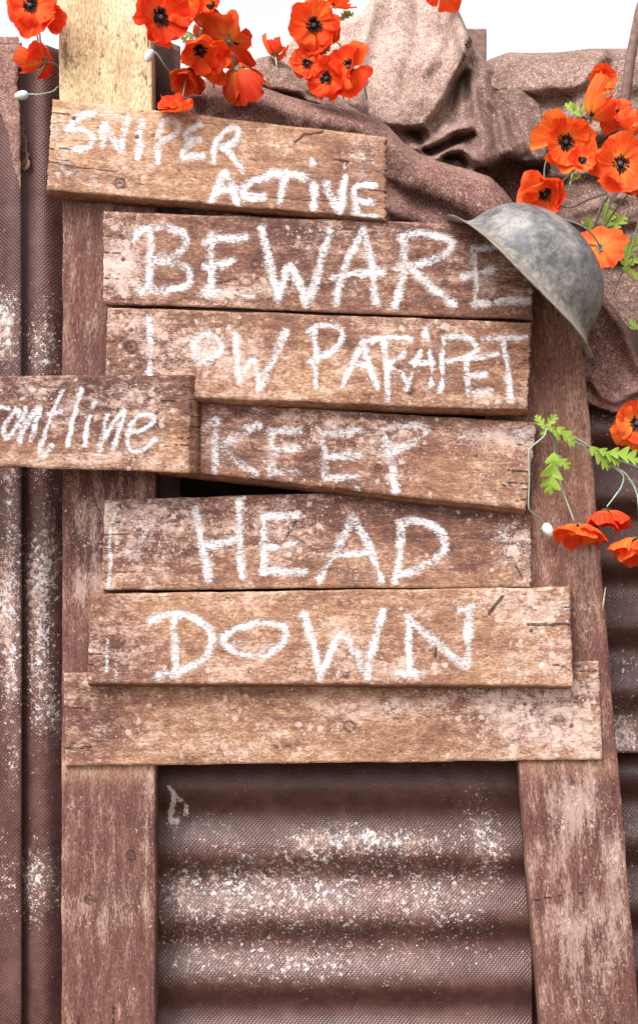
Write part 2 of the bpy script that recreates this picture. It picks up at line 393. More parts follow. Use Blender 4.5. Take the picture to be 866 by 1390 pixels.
def plank(name, quad, depths, thick, mat, parent, vertical=False, strokes=(), blobs=(), darks=(), tone_fn=None,
          base_fleck=0.12, seed=1, step=2.0, ragged=(0.6, 0.6), bevel=0.0, endcut=0.0, label=None, wav=0.9):
    """a board from four photo-pixel corners tl,tr,br,bl at given front depths; a dense face with rounded arrises, sawn ends"""
    tl, tr, br, bl = [np.array(q, float) for q in quad]
    L = np.hypot(*(tr - tl)); H = np.hypot(*(bl - tl))
    def params(n_len):
        n = max(6, int(n_len / step)); a = np.linspace(0, 1, n); e = 1.6 / n_len
        return np.concatenate([[0, e], a[1:-1][(a[1:-1] > 1.5 * e) & (a[1:-1] < 1 - 1.5 * e)], [1 - e, 1]])
    sa, ta = params(L), params(H); nu, nv = len(sa), len(ta)
    s, t = np.meshgrid(sa, ta, indexing='ij')
    def bil(a, b, c, d): return (a * (1 - s) * (1 - t) + b * s * (1 - t) + c * s * t + d * (1 - s) * t)
    u = bil(tl[0], tr[0], br[0], bl[0]); v = bil(tl[1], tr[1], br[1], bl[1]); y = bil(*depths)
    ex = (tr - tl) / L; ey = (bl - tl) / H
    # uneven long edges and sawn, splintery ends
    wl_, wr_ = ragged if not vertical else (0, 0)
    rowA = (vnoise(ta * H / 3.0, 0 * ta, seed + 1, 2) - 0.5) * 2 + 0.6 * (rng.random(nv) - 0.5)
    rowB = (vnoise(ta * H / 3.0, 0 * ta + 5, seed + 2, 2) - 0.5) * 2 + 0.6 * (rng.random(nv) - 0.5)
    offx = (1 - s) ** 60 * rowA[None, :] * wl_ * 1.6 + s ** 60 * rowB[None, :] * wr_ * 1.6
    colT = (vnoise(sa * L / 45, 0 * sa, seed + 4, 4) - 0.5) * 2; colB = (vnoise(sa * L / 45, 0 * sa + 9, seed + 5, 4) - 0.5) * 2
    offy = (1 - t) ** 6 * colT[:, None] * wav * 1.6 + t ** 6 * colB[:, None] * wav * 1.6
    if vertical:
        rowA = (vnoise(ta * H / 50, 0 * ta, seed + 1, 4) - 0.5) * 2; rowB = (vnoise(ta * H / 50, 0 * ta + 4, seed + 2, 4) - 0.5) * 2
        offx = (1 - s) ** 6 * rowA[None, :] * wav * 1.6 + s ** 6 * rowB[None, :] * wav * 1.6; offy = 0 * offx
    u2 = u + offx * ex[0] + offy * ey[0]; v2 = v + offx * ex[1] + offy * ey[1]
    if vertical: g = vnoise(u / 5, v / 120, seed + 6, 3)
    else: g = vnoise(u / 120, v / 5, seed + 6, 3)
    yy = y + (g - 0.5) * 0.0011 + (vnoise(u / 200, v / 90, seed + 7, 2) - 0.5) * 0.003
    ed = np.minimum(np.minimum(s, 1 - s) * L, np.minimum(t, 1 - t) * H)
    yy = yy + np.where(ed < 0.01, 0.0017, 0.0)
    W = Pn(u2, v2, yy)
    checks = []
    for k in range(7):
        e = int(rng.random() < 0.5); tt = 0.08 + 0.84 * rng.random(); ln = (8 + 34 * rng.random() ** 2) / (H if vertical else L)
        if vertical: p_ = [(tt, e * 0.999), (tt + 0.01 * (rng.random() - 0.5), abs(e - ln * 2.2))]
        else: p_ = [(e * 0.999, tt), (abs(e - ln), tt + 0.05 * (rng.random() - 0.5))]
        q_ = [tuple(tl * (1 - a) * (1 - b) + tr * a * (1 - b) + br * a * b + bl * (1 - a) * b) for a, b in p_]
        checks.append(('line', q_, 0.9, 0.45 + 0.3 * rng.random()))
    A = fields(u, v, strokes, blobs, list(darks) + checks, None, base_fleck, seed)
    A['tone'] = tone_fn(s, t, u, v) if tone_fn else 0.45 + 0 * u
    # frame of the object: x along the grain
    c = W.reshape(-1, 3).mean(0)
    xax = (W[-1, nv // 2] - W[0, nv // 2]) if not vertical else (W[nu // 2, -1] - W[nu // 2, 0])
    xax = Vector(xax).normalized(); yax0 = Vector((0, 1, 0)); zax = xax.cross(yax0).normalized(); yax = zax.cross(xax)
    M = Matrix(((xax.x, zax.x, -yax.x, c[0]), (xax.y, zax.y, -yax.y, c[1]), (xax.z, zax.z, -yax.z, c[2]), (0, 0, 0, 1)))
    Mi = np.array(M.inverted()); 
    # boundary loop going back
    ii = [(i, 0) for i in range(nu)] + [(nu - 1, j) for j in range(1, nv)] + [(i, nv - 1) for i in range(nu - 2, -1, -1)] + [(0, j) for j in range(nv - 2, 0, -1)]
    ring = np.array(ii); rv = W[ring[:, 0], ring[:, 1]]
    fs_ = np.concatenate([ring, ring]); 
    rs = s[ring[:, 0], ring[:, 1]]; rt = t[ring[:, 0], ring[:, 1]]
    back = rv.copy(); back[:, 1] += thick
    back[:, 2] -= bevel * S * (rt > 0.999); back[:, 0] += endcut * S * (rs > 0.999)
    mid = rv * 0.5 + back * 0.5 + (rng.random(rv.shape) - 0.5) * 0.0006
    nb = len(ring); V = np.concatenate([W.reshape(-1, 3), rv, mid, back])
    V = V @ Mi[:3, :3].T + Mi[:3, 3]
    n0 = nu * nv; F = grid_faces(nu, nv, flip=False).tolist()
    for a in range(2):
        o0 = n0 + a * nb
        for k in range(nb):
            k2 = (k + 1) % nb; F.append((o0 + k, o0 + nb + k, o0 + nb + k2, o0 + k2))
    F.append(tuple(n0 + 2 * nb + k for k in range(nb))[::-1])
    AT = {}
    for k, a in A.items():
        r = a[ring[:, 0], ring[:, 1]]
        if k == 'paint': r3 = np.full(3 * nb, -1.0)
        elif k == 'fleck': r3 = np.tile(r * 0.4, 3)
        elif k == 'tone': r3 = np.tile(r * 0.6 + 0.25, 3)
        else: r3 = np.tile(r, 3)
        AT[k] = np.concatenate([a.ravel(), r3])
    me = mesh_np(name, V, F, AT, True, mat)
    o = link(name, me, None)
    o.parent = parent; o.matrix_parent_inverse = Matrix.Identity(4)
    o.matrix_local = Matrix.Translation(-parent.location) @ M
    if label: o['label'] = label
    o['_m'] = [x for r_ in M for x in r_]
    def surf(pu, pv):   # local transform of a point on this plank's face
        k = np.argmin((u2 - pu) ** 2 + (v2 - pv) ** 2); w_ = Vector(W.reshape(-1, 3)[k]); return M.inverted() @ w_
    nails = []
    return o, surf

def nail_mesh():
    V, F = [], []; n = 10; prof = [(0.0035, -0.001), (0.0042, 0.0006), (0.0036, 0.0016), (0.0022, 0.0021)]
    for r, h in prof:
        for k in range(n): q = 2 * math.pi * k / n; V.append((r * math.cos(q), r * math.sin(q), h))
    for i in range(len(prof) - 1):
        for k in range(n): k2 = (k + 1) % n; F.append((i*n+k, i*n+k2, (i+1)*n+k2, (i+1)*n+k))
    F.append(tuple((len(prof)-1)*n + k for k in range(n))); F.append(tuple(range(n))[::-1])
    return mesh_np('nail', V, F, mat=M_NAIL)
ME_NAIL = nail_mesh()
def nails(o, surf, pts):
    for pu, pv in pts:
        p = surf(pu, pv); link('nail', ME_NAIL, o, Matrix.Translation(p) @ Matrix.Scale(0.8, 4))

sign = thing('warning_sign', 'hand painted trench warning sign of rough planks nailed across two brown posts', 'sign', P(433, 1390, 0.02))
sign.location.z = 0

def T(base, ku=0.0, kv=0.0, bumps=()):
    def f(s, t, u, v):
        x = base + ku * (s - 0.5) + kv * (t - 0.5) + 0 * u
        for bu, bv, ru, rv, a in bumps: x = x + a * np.exp(-((u - bu) / ru) ** 2 - ((v - bv) / rv) ** 2)
        return x
    return f

# posts: pale pine stub on top of the stained left post; leaning right post
plank('post', [(79, -60), (203, -60), (209, 222), (83, 222)], (0.004,) * 4, 0.05, M_PINE, sign, True, seed=11, base_fleck=0.0, step=3,
      tone_fn=lambda s, t, u, v: 0.62 + 0.22 * np.cos(s * 7 + 1) - 0.30 * np.exp(-((u - 168 + (v - 60) * 0.02) / 14) ** 2) * np.clip((v - 10) / 60, 0, 1) + 0.12 * (vnoise(u / 7, v / 200, 3) - 0.5),
      darks=[('knot', 89, 75, 7), ('line', [(89, 58), (89, 92)], 4, 0.35)], label='pale unstained pine post rising above the planks at the left')
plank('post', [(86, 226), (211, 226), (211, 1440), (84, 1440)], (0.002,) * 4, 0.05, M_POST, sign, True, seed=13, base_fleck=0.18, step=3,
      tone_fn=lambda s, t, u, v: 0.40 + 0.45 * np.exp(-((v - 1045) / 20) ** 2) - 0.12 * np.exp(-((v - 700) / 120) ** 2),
      blobs=[(110, 420, 25, 90, 0.15), (130, 680, 40, 60, 0.3), (120, 760, 30, 80, 0.45), (150, 1120, 60, 90, 0.15), (150, 1240, 60, 60, 0.25), (200, 1100, 8, 150, 0.4)],
      darks=[('knot', 178, 1160, 10), ('knot', 122, 1220, 10), ('knot', 100, 300, 6), ('knot', 116, 585, 6)], label='red-brown stained left post')
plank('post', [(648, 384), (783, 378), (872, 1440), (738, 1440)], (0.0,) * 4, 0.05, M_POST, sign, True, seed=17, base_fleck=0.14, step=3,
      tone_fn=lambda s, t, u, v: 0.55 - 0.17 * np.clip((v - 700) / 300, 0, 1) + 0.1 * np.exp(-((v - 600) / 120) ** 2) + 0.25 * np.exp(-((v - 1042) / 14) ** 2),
      blobs=[(790, 830, 25, 40, 0.5), (800, 760, 12, 40, 0.3), (805, 940, 15, 50, 0.3), (780, 1085, 40, 45, 0.6), (835, 1170, 25, 50, 0.55), (785, 1255, 45, 40, 0.55), (770, 1130, 60, 60, 0.3), (800, 1340, 50, 60, 0.4), (750, 660, 10, 60, 0.1), (830, 1280, 20, 40, .3)],
      darks=[('line', [(722, 1222), (760, 1214), (800, 1210)], 1.2, 0.5)], label='brown stained right post leaning to the right')

# lettering strokes: (points, width, opacity)
def st(w_, op, *ls): return [(list(l), w_, op) for l in ls]
SNIPER = st(9.5, 0.86,
  [(129,153),(117,154),(103,162),(93,174),(110,176),(125,183),(125,193),(115,201),(97,204)],
  [(139,198),(142,166),(152,185),(164,206)], [(164,206),(167,185),(173,162)], [(193,165),(190,188),(187,214)],
  [(214,219),(215,188),(219,169)], [(219,169),(230,162),(242,170),(237,183),(217,192)],
  [(272,170),(259,175),(253,186),(272,190)], [(259,193),(250,205),(248,215)], [(248,214),(275,212)],
  [(289,220),(293,192),(307,177),(323,174),(319,189),(302,200)], [(302,200),(312,209),(323,223),(330,232)])
SNIPER += st(10.5, 0.92,
  [(286,274),(297,249),(306,234),(315,252),(324,280)], [(293,262),(320,261)],
  [(362,244),(346,247),(332,255),(330,267),(341,272),(358,270)],
  [(367,238),(390,237),(413,244)], [(388,242),(382,261),(380,278)], [(426,254),(426,284)], [(424,222),(425,224)],
  [(442,250),(450,273),(460,290)], [(460,290),(465,270),(469,242)],
  [(508,254),(485,255),(482,273),(505,278)], [(482,278),(485,296),(508,297)])
SNIPER = SNIPER[:12] + [([(a, b - 3) for a, b in l], w_, o_) for l, w_, o_ in SNIPER[12:]]
SNIPER += st(15, 0.32, [(487,194),(492,235)], [(502,192),(506,215)], [(80,225),(130,250)], [(75,165),(85,235)])
BEWARE = st(11.5, 0.82,
  [(204,310),(204,347),(202,392)], [(184,323),(190,313),(204,310),(227,310),(250,317),(252,333),(237,347),(209,352),(237,357),(257,367),(257,384),(234,394),(190,395)],
  [(286,318),(286,354),(286,394)], [(277,330),(291,325),(334,322)], [(279,362),(317,355)], [(276,397),(341,400)],
  [(354,310),(364,347),(377,404)], [(377,404),(394,362),(416,413)], [(416,413),(433,366),(447,314)],
  [(456,411),(465,370),(492,312)], [(492,312),(504,352),(510,409)], [(451,377),(482,371),(520,370)],
  [(537,414),(548,370),(548,325)], [(541,323),(558,318),(586,318),(613,330),(600,347),(568,359),(537,364)], [(558,364),(586,390),(615,413)],
  [(641,338),(648,373),(646,409)], [(629,375),(669,366)], [(643,413),(679,409),(717,408)], [(641,338),(690,335)])
BEWARE += st(16, 0.25, [(480,380),(485,410)], [(650,350),(650,400)], [(665,385),(668,410)], [(300,405),(345,395)])
LOW = st(10, 0.85,
  [(202,432),(204,470),(204,507)], [(284,452),(267,460),(262,477),(274,490),(294,480),(299,465),(284,452)],
  [(319,453),(322,487),(324,517)], [(324,517),(343,489),(353,525)], [(353,525),(371,487),(388,450)])
LOW += st(8.8, 0.82,
  [(428,525),(428,447)], [(420,449),(432,442),(458,443),(465,458),(450,477),(421,490)],
  [(465,523),(480,488),(493,464)], [(493,464),(502,495),(512,527)], [(476,494),(502,497)],
  [(502,462),(530,458),(558,460)], [(521,465),(525,499),(526,543)], [(547,466),(548,480),(528,495),(545,505),(552,520)],
  [(552,528),(565,491),(578,449)], [(578,449),(585,491),(584,521)], [(558,493),(587,493)],
  [(598,530),(602,458)], [(602,458),(632,458),(646,473),(628,486),(606,491)],
  [(632,492),(635,536)], [(635,487),(676,480)], [(637,510),(658,508)], [(635,534),(665,530)],
  [(658,460),(713,458)], [(683,464),(689,506),(693,543)])
LOW += st(26, 0.22, [(535,470),(600,470)], [(540,500),(600,510)], [(285,470),(286,472)])
FRONT = st(6.5, 0.88,
  [(-18,552),(-26,600)], [(-18,560),(-2,553),(12,554)], [(-62,610),(-48,560),(-36,535)], [(-60,568),(-38,565)],
  [(22,555),(8,577),(8,595),(22,580),(27,560),(22,555)], [(35,555),(27,599)], [(29,590),(47,560),(55,555),(42,597)],
  [(85,530),(70,564),(55,610),(59,617),(72,604)], [(64,562),(84,558)], [(111,527),(100,567),(92,604)], [(122,565),(114,604)], [(129,546),(127,551)],
  [(146,563),(136,609)], [(138,600),(156,572),(169,560),(154,609)], [(176,589),(204,578),(208,564),(188,565),(174,587),(177,609),(191,612),(211,597)])
KEEP = st(10.5, 0.64,
  [(295,570),(292,600),(293,640)], [(273,582),(294,570)], [(349,577),(324,589),(303,604)], [(303,604),(321,625),(346,642)],
  [(367,586),(371,614),(368,642)], [(371,586),(408,582)], [(371,610),(404,607)], [(368,642),(402,640)],
  [(436,586),(440,617),(440,648)], [(437,589),(487,584)], [(443,621),(485,617)], [(440,649),(490,648)], [(483,650),(484,667)])
KEEP += st(11.5, 0.76, [(519,582),(564,577),(578,585),(564,597),(525,615)], [(523,586),(529,624),(536,667)])
KEEP += st(20, 0.36, [(610,592),(715,586)], [(660,590),(720,592)]) + st(24, 0.22, [(520,585),(570,590)], [(480,655),(520,640)])
HEAD = st(11, 0.82,
  [(265,691),(273,734),(284,786)], [(325,682),(325,734),(329,784)], [(275,741),(325,733)],
  [(358,701),(358,776)], [(360,701),(403,700)], [(360,743),(400,738)], [(357,774),(412,776)],
  [(434,788),(456,747),(479,704)], [(479,704),(499,736),(518,787)], [(447,754),(502,751)],
  [(545,711),(542,754),(536,790)], [(542,710),(574,708),(599,722),(602,747),(581,765),(538,783)])
HEAD += st(5, 0.6, [(160,690),(150,717),(150,769),(147,797)], [(209,707),(190,737),(183,767)])
HEAD += st(34, 0.30, [(685,725),(712,720)], [(700,745),(710,785)]) + st(24, 0.25, [(360,710),(400,765)], [(450,770),(510,775)])
DOWN = st(11, 0.84,
  [(236,836),(236,864),(240,912)], [(203,843),(235,833),(266,840),(286,861),(283,888),(255,907),(214,918)],
  [(349,845),(314,857),(304,871),(328,887),(359,890),(380,876),(389,855),(366,846),(349,845)],
  [(413,834),(426,877),(435,922)], [(435,918),(444,897),(465,861),(497,918)], [(497,918),(506,877),(520,829)],
  [(555,836),(555,910)], [(555,840),(590,872),(633,906)], [(633,906),(637,825)], [(624,827),(640,824)], [(540,913),(565,915)])
DOWN += st(18, 0.55, [(320,878),(360,884)]) + st(4, 0.6, [(147,866),(144,912)], [(158,912),(157,926)])
DOWN += st(40, 0.24, [(700,850),(760,830)], [(690,900),(765,890)])

plain, sf = plank('plank', [(87, 914), (812, 897), (817, 1031), (90, 1040)], (-0.004, -0.004, -0.006, -0.006), 0.024, M_PLANK, sign, seed=21, ragged=(0.6, 0.5),
      tone_fn=T(0.58, -0.05, 0.08, [(120, 960, 60, 90, -0.3), (700, 950, 100, 60, -0.22)]), base_fleck=0.17,
      blobs=[(745, 960, 90, 60, 0.42), (545, 960, 70, 18, 0.42), (460, 980, 60, 25, 0.3), (250, 1000, 160, 30, 0.22), (640, 935, 160, 14, 0.2), (790, 1000, 40, 40, 0.3), (330, 950, 80, 20, 0.25), (700, 985, 60, 40, 0.25)],
      darks=[('knot', 474, 985, 12), ('knot', 270, 960, 3), ('line', [(355, 952), (395, 965)], 4, 0.25)], label='blank yellowish bottom plank with no lettering')
nails(plain, sf, [(712, 955), (150, 985), (775, 985)])
down, sf = plank('plank', [(124, 806), (773, 797), (777, 931), (119, 928)], (-0.022, -0.022, -0.031, -0.031), 0.022, M_PLANK, sign, seed=22, ragged=(0.5, 0.8), bevel=6,
      tone_fn=T(0.52, 0.05, 0.0, [(150, 880, 50, 90, -0.22), (300, 830, 130, 25, 0.15), (700, 880, 80, 60, 0.1)]), base_fleck=0.16, strokes=DOWN,
      blobs=[(700, 820, 60, 25, 0.5), (740, 890, 60, 50, 0.40), (500, 880, 90, 50, 0.12), (330, 820, 60, 15, 0.25), (560, 900, 60, 30, 0.25), (400, 905, 200, 20, 0.2), (180, 900, 60, 30, .2)],
      darks=[('line', [(663, 832), (682, 810)], 2, 0.8), ('line', [(716, 848), (774, 847)], 1.6, 0.8), ('line', [(590, 866), (590, 890)], 1.5, 0.8), ('knot', 470, 916, 7), ('knot', 178, 842, 3), ('knot', 240, 935, 8)], label='wide plank painted DOWN in white capitals')
nails(down, sf, [(470, 916), (720, 855), (165, 870)])
head, sf = plank('plank', [(143, 678), (720, 663), (720, 797), (138, 801)], (-0.012, -0.012, -0.021, -0.021), 0.02, M_PLANK, sign, seed=23, ragged=(0.5, 1.3),
      tone_fn=T(0.42, 0.08, 0.22, [(180, 730, 60, 50, -0.08), (560, 690, 120, 20, -0.12)]), base_fleck=0.12, strokes=HEAD,
      blobs=[(230, 700, 80, 40, 0.40), (400, 730, 60, 50, 0.3), (700, 740, 28, 50, 0.5), (250, 760, 70, 30, 0.3), (170, 700, 40, 30, 0.25), (520, 690, 120, 20, .15)],
      darks=[('line', [(388, 730), (402, 706)], 1.5, 0.6), ('line', [(700, 770), (708, 785)], 1.4, 0.7), ('knot', 183, 719, 5)], label='plank painted HEAD in white capitals')
nails(head, sf, [(687, 706), (190, 719), (690, 722)])
keep, sf = plank('plank', [(262, 545), (728, 574), (712, 692), (214, 636)], (-0.030, -0.030, -0.034, -0.034), 0.02, M_PLANK, sign, seed=24, ragged=(0.5, 1.0), bevel=8,
      tone_fn=T(0.40, 0.16, 0.1, [(620, 630, 70, 50, 0.14)]), base_fleck=0.13, strokes=KEEP,
      blobs=[(520, 620, 70, 50, 0.36), (660, 595, 70, 16, 0.45), (450, 590, 60, 30, 0.3), (680, 640, 50, 40, 0.22), (340, 600, 60, 50, 0.15)],
      darks=[('knot', 513, 634, 7), ('line', [(690, 640), (718, 640)], 1.2, 0.6), ('knot', 323, 563, 6), ('knot', 330, 626, 5), ('knot', 309, 569, 5)], label='slanting plank painted KEEP in faint white capitals')
nails(keep, sf, [(645, 617), (690, 655)])
low, sf = plank('plank', [(147, 417), (721, 438), (716, 557), (143, 536)], (-0.040, -0.040, -0.050, -0.050), 0.022, M_PLANK, sign, seed=25, ragged=(0.5, 1.7), bevel=8,
      tone_fn=T(0.47, 0.08, 0.0, [(190, 470, 50, 60, -0.10), (380, 520, 90, 30, 0.14)]), base_fleck=0.14, strokes=LOW,
      blobs=[(230, 480, 90, 40, 0.35), (300, 470, 50, 40, 0.30), (560, 440, 130, 12, 0.3), (180, 440, 40, 20, 0.3), (560, 520, 60, 25, 0.2), (660, 545, 60, 12, .2)],
      darks=[('knot', 178, 470, 13), ('knot', 467, 467, 8), ('knot', 557, 531, 7), ('knot', 326, 438, 4)], label='plank painted LOW PARAPET in white capitals')
nails(low, sf, [(557, 531), (178, 448), (690, 470)])
bew, sf = plank('plank', [(141, 287), (722, 308), (723, 434), (141, 412)], (-0.026, -0.026, -0.032, -0.032), 0.024, M_PLANK, sign, seed=26, ragged=(0.8, 0.8),
      tone_fn=T(0.35, 0.0, 0.08, [(200, 340, 60, 60, 0.12), (310, 350, 50, 40, 0.10), (600, 360, 120, 50, -0.03)]), base_fleck=0.09, strokes=BEWARE,
      blobs=[(160, 370, 26, 40, 0.62), (185, 335, 36, 45, 0.40), (350, 390, 60, 25, 0.45), (410, 330, 50, 30, 0.20), (150, 300, 30, 12, 0.3), (460, 310, 130, 10, 0.15), (260, 400, 80, 12, .2)],
      darks=[('knot', 168, 350, 4), ('line', [(285, 385), (325, 378)], 1.5, 0.5), ('knot', 347, 357, 9)], label='dark plank painted BEWARE in large white capitals')
nails(bew, sf, [(168, 352), (690, 420)])
sni, sf = plank('plank', [(72, 134), (524, 186), (523, 298), (64, 258)], (-0.020, -0.020, -0.034, -0.034), 0.024, M_PLANK, sign, seed=27, ragged=(0.7, 2.2), bevel=6,
      tone_fn=T(0.60, -0.06, -0.05, [(120, 240, 60, 20, -0.10), (420, 260, 90, 25, -0.18), (470, 215, 50, 25, -0.1), (230, 160, 180, 30, 0.08)]), base_fleck=0.05, strokes=SNIPER,
      blobs=[(90, 240, 30, 20, 0.3), (85, 190, 25, 30, 0.25), (400, 205, 60, 20, 0.28), (330, 175, 60, 10, 0.3), (490, 210, 25, 25, 0.4), (170, 235, 40, 20, .2)],
      darks=[('knot', 163, 248, 11), ('line', [(64, 218), (100, 226), (160, 232)], 1.6, 0.45), ('line', [(400, 193), (412, 183), (438, 179)], 1.6, 0.7), ('knot', 244, 232, 3), ('line', [(455, 216), (472, 219)], 1.6, 0.6), ('line', [(300, 262), (430, 272), (520, 274)], 1.2, 0.4)], label='tilted top plank painted SNIPER ACTIVE in white capitals')
nails(sni, sf, [(186, 185), (100, 160)])
fro, sf = plank('plank', [(-110, 510), (260, 509), (257, 643), (-110, 628)], (-0.058, -0.058, -0.062, -0.062), 0.022, M_PLANK, sign, seed=28, ragged=(0.5, 0.8), endcut=12,
      tone_fn=T(0.33, 0.06, 0.15, [(60, 620, 80, 20, 0.15), (235, 610, 30, 40, 0.2), (180, 535, 90, 20, -0.06)]), base_fleck=0.15, strokes=FRONT,
      blobs=[(100, 560, 60, 40, 0.26), (190, 530, 40, 15, 0.25), (120, 620, 90, 15, 0.25), (30, 530, 40, 20, 0.2), (220, 570, 25, 30, .2)],
      darks=[('knot', 132, 527, 3)], label='shorter plank painted frontline in white lower case script')
nails(fro, sf, [(212, 560), (110, 600)])

# splinter hanging off the right post
v_, f_ = tube([P(817, 830, -0.001), P(819, 815, -0.004), P(821, 800, -0.007), P(822, 797, -0.008)], 0.0016, 5, 0.3)
link('splinter', mesh_np('splinter', [v - sign.location for v in v_], f_, dict(tone=[0.9]*len(v_)), mat=M_PINE), sign)

# ------------------------------------------------------------ corrugated sheets
def skewcos(ph, up=0.70):
    ph = np.mod(ph, 1.0)   # 0 = crest; first (1-up) falls to the trough, then rises
    q = np.where(ph < 1 - up, ph / (1 - up) * 0.5, 0.5 + (ph - (1 - up)) / up * 0.5)
    return np.cos(2 * np.pi * q)
def sheet(u0, u1, v0, v1, y0, amp, pitch, crest, horiz, name, label, cat, blobs, base=0.06, tone=0.0, up=0.7, topfn=None, step=4, group=None, tonefn=None, marks=()):
    us = np.arange(u0, u1 + 1, step if horiz else 3); vs2 = np.arange(v0, v1 + 1, 3 if horiz else step * 2)
    u, v = np.meshgrid(us, vs2, indexing='ij')
    if topfn is not None:
        tt = (v - v0) / (v1 - v0); v = topfn(u) * (1 - tt) + v1 * tt
    ph = ((v if horiz else u) - crest) / pitch
    y = y0 - amp * skewcos(ph, up) + (vnoise(u / 120, v / 120, 4) - 0.5) * 0.006
    fl = base + 0 * u
    for bu, bv, ru, rv, s in blobs: fl = fl + s * np.exp(-((u - bu) / ru) ** 2 - ((v - bv) / rv) ** 2)
    for pts in marks: fl = fl + 1.2 * np.exp(-(seg_dist(u, v, pts)[0] / 2.6) ** 2)
    tn = tone + 0 * u
    if tonefn is not None: tn = tonefn(u, v)
    W = Pn(u, v, y); B = W.copy(); B[..., 1] += 0.0025
    n = u.size; F = grid_faces(*u.shape).tolist() + grid_faces(*u.shape, off=n, flip=True).tolist()
    nu, nv = u.shape
    ii = [i * nv for i in range(nu)] + [(nu-1)*nv + j for j in range(1, nv)] + [i * nv + nv - 1 for i in range(nu-2, -1, -1)] + [j for j in range(nv-2, 0, -1)]
    for a, b in zip(ii, ii[1:] + ii[:1]): F.append((a, a + n, b + n, b))
    me = mesh_np(name, np.concatenate([W.reshape(-1, 3), B.reshape(-1, 3)]), F, dict(fleck=np.tile(np.clip(fl, 0, 1.2).ravel(), 2), tone=np.tile(tn.ravel(), 2)), True, M_SHEET)
    o = link(name, me, None, label=label, category=cat)
    if group: o['group'] = group
    return o
sheet(26, 246, 70, 1480, 0.094, 0.015, 93, 58, False, 'corrugated_sheet', 'upright corrugated sheet with purple-brown ribs standing behind the left post', 'metal sheet',
      [(50, 470, 22, 60, 0.42), (70, 440, 14, 60, 0.28), (45, 780, 18, 60, 0.5), (70, 750, 20, 70, 0.55), (52, 930, 16, 90, 0.5), (75, 970, 12, 60, .5), (60, 860, 25, 60, 0.3), (40, 1200, 25, 60, 0.55), (70, 1190, 20, 50, 0.35), (60, 640, 25, 40, 0.3), (75, 520, 12, 50, .3)],
      up=0.5, topfn=lambda u: 62 + 6 * np.cos(u / 14.0) + np.where(u < 60, 10, 0), tone=0.02, tonefn=lambda u, v: 0.02 + 0.10 * np.exp(-((v - 250) / 220) ** 2))
sheet(-150, 30, 58, 1480, 0.085, 0.012, 93, 25, False, 'corrugated_sheet', 'upright corrugated sheet at the far left edge overlapping the next sheet', 'metal sheet',
      [(6, 430, 22, 40, 0.7), (5, 480, 20, 40, 0.4), (18, 700, 12, 70, 0.45), (10, 820, 20, 80, 0.75), (15, 930, 14, 60, 0.5), (18, 1040, 10, 40, 0.45), (10, 1200, 20, 60, 0.4), (10, 640, 18, 40, .35)], up=0.5, tone=-0.03)
sheet(184, 722, 930, 1480, 0.066, 0.0098, 88, 1159, True, 'corrugated_sheet', 'corrugated sheet with level ribs and white spatter between the two posts', 'metal sheet',
      [(300, 1225, 100, 55, 0.34), (440, 1222, 130, 55, 0.42), (600, 1222, 90, 60, 0.38), (480, 1160, 180, 40, 0.14), (250, 1260, 60, 60, 0.18), (650, 1110, 30, 40, 0.45), (670, 1160, 25, 30, 0.4), (480, 1135, 50, 20, 0.45), (560, 1140, 50, 18, 0.42), (420, 1140, 30, 20, 0.4), (280, 1125, 40, 20, 0.3), (360, 1170, 90, 30, 0.15), (240, 1200, 20, 30, 0.3), (400, 1310, 200, 30, 0.4), (235, 1110, 8, 22, 0.6)],
      up=0.62, base=0.05, step=2, marks=[[(230, 1069), (236, 1074), (240, 1081), (247, 1086)], [(236, 1078), (236, 1092), (231, 1102), (232, 1114), (240, 1116)], [(252, 1092), (254, 1105)]])
sheet(690, 1010, 530, 1022, 0.100, 0.014, 88, 586, True, 'corrugated_sheet', 'brown corrugated sheet with level ribs to the right of the leaning post, under the sacking', 'metal sheet',
      [(845, 985, 25, 30, 0.6), (850, 900, 25, 20, 0.35), (830, 565, 30, 20, 0.3), (860, 660, 20, 20, .25), (840, 1010, 40, 15, .4)], up=0.62, base=0.10, tone=-0.03)
sheet(690, 1010, 985, 1480, 0.122, 0.014, 88, 1055, True, 'corrugated_sheet', 'dark corrugated sheet low at the right edge tucked behind the sheet above it', 'metal sheet',
      [(855, 1130, 20, 40, 0.3), (850, 1200, 20, 40, 0.3)], up=0.62, base=0.03, tone=-0.10)

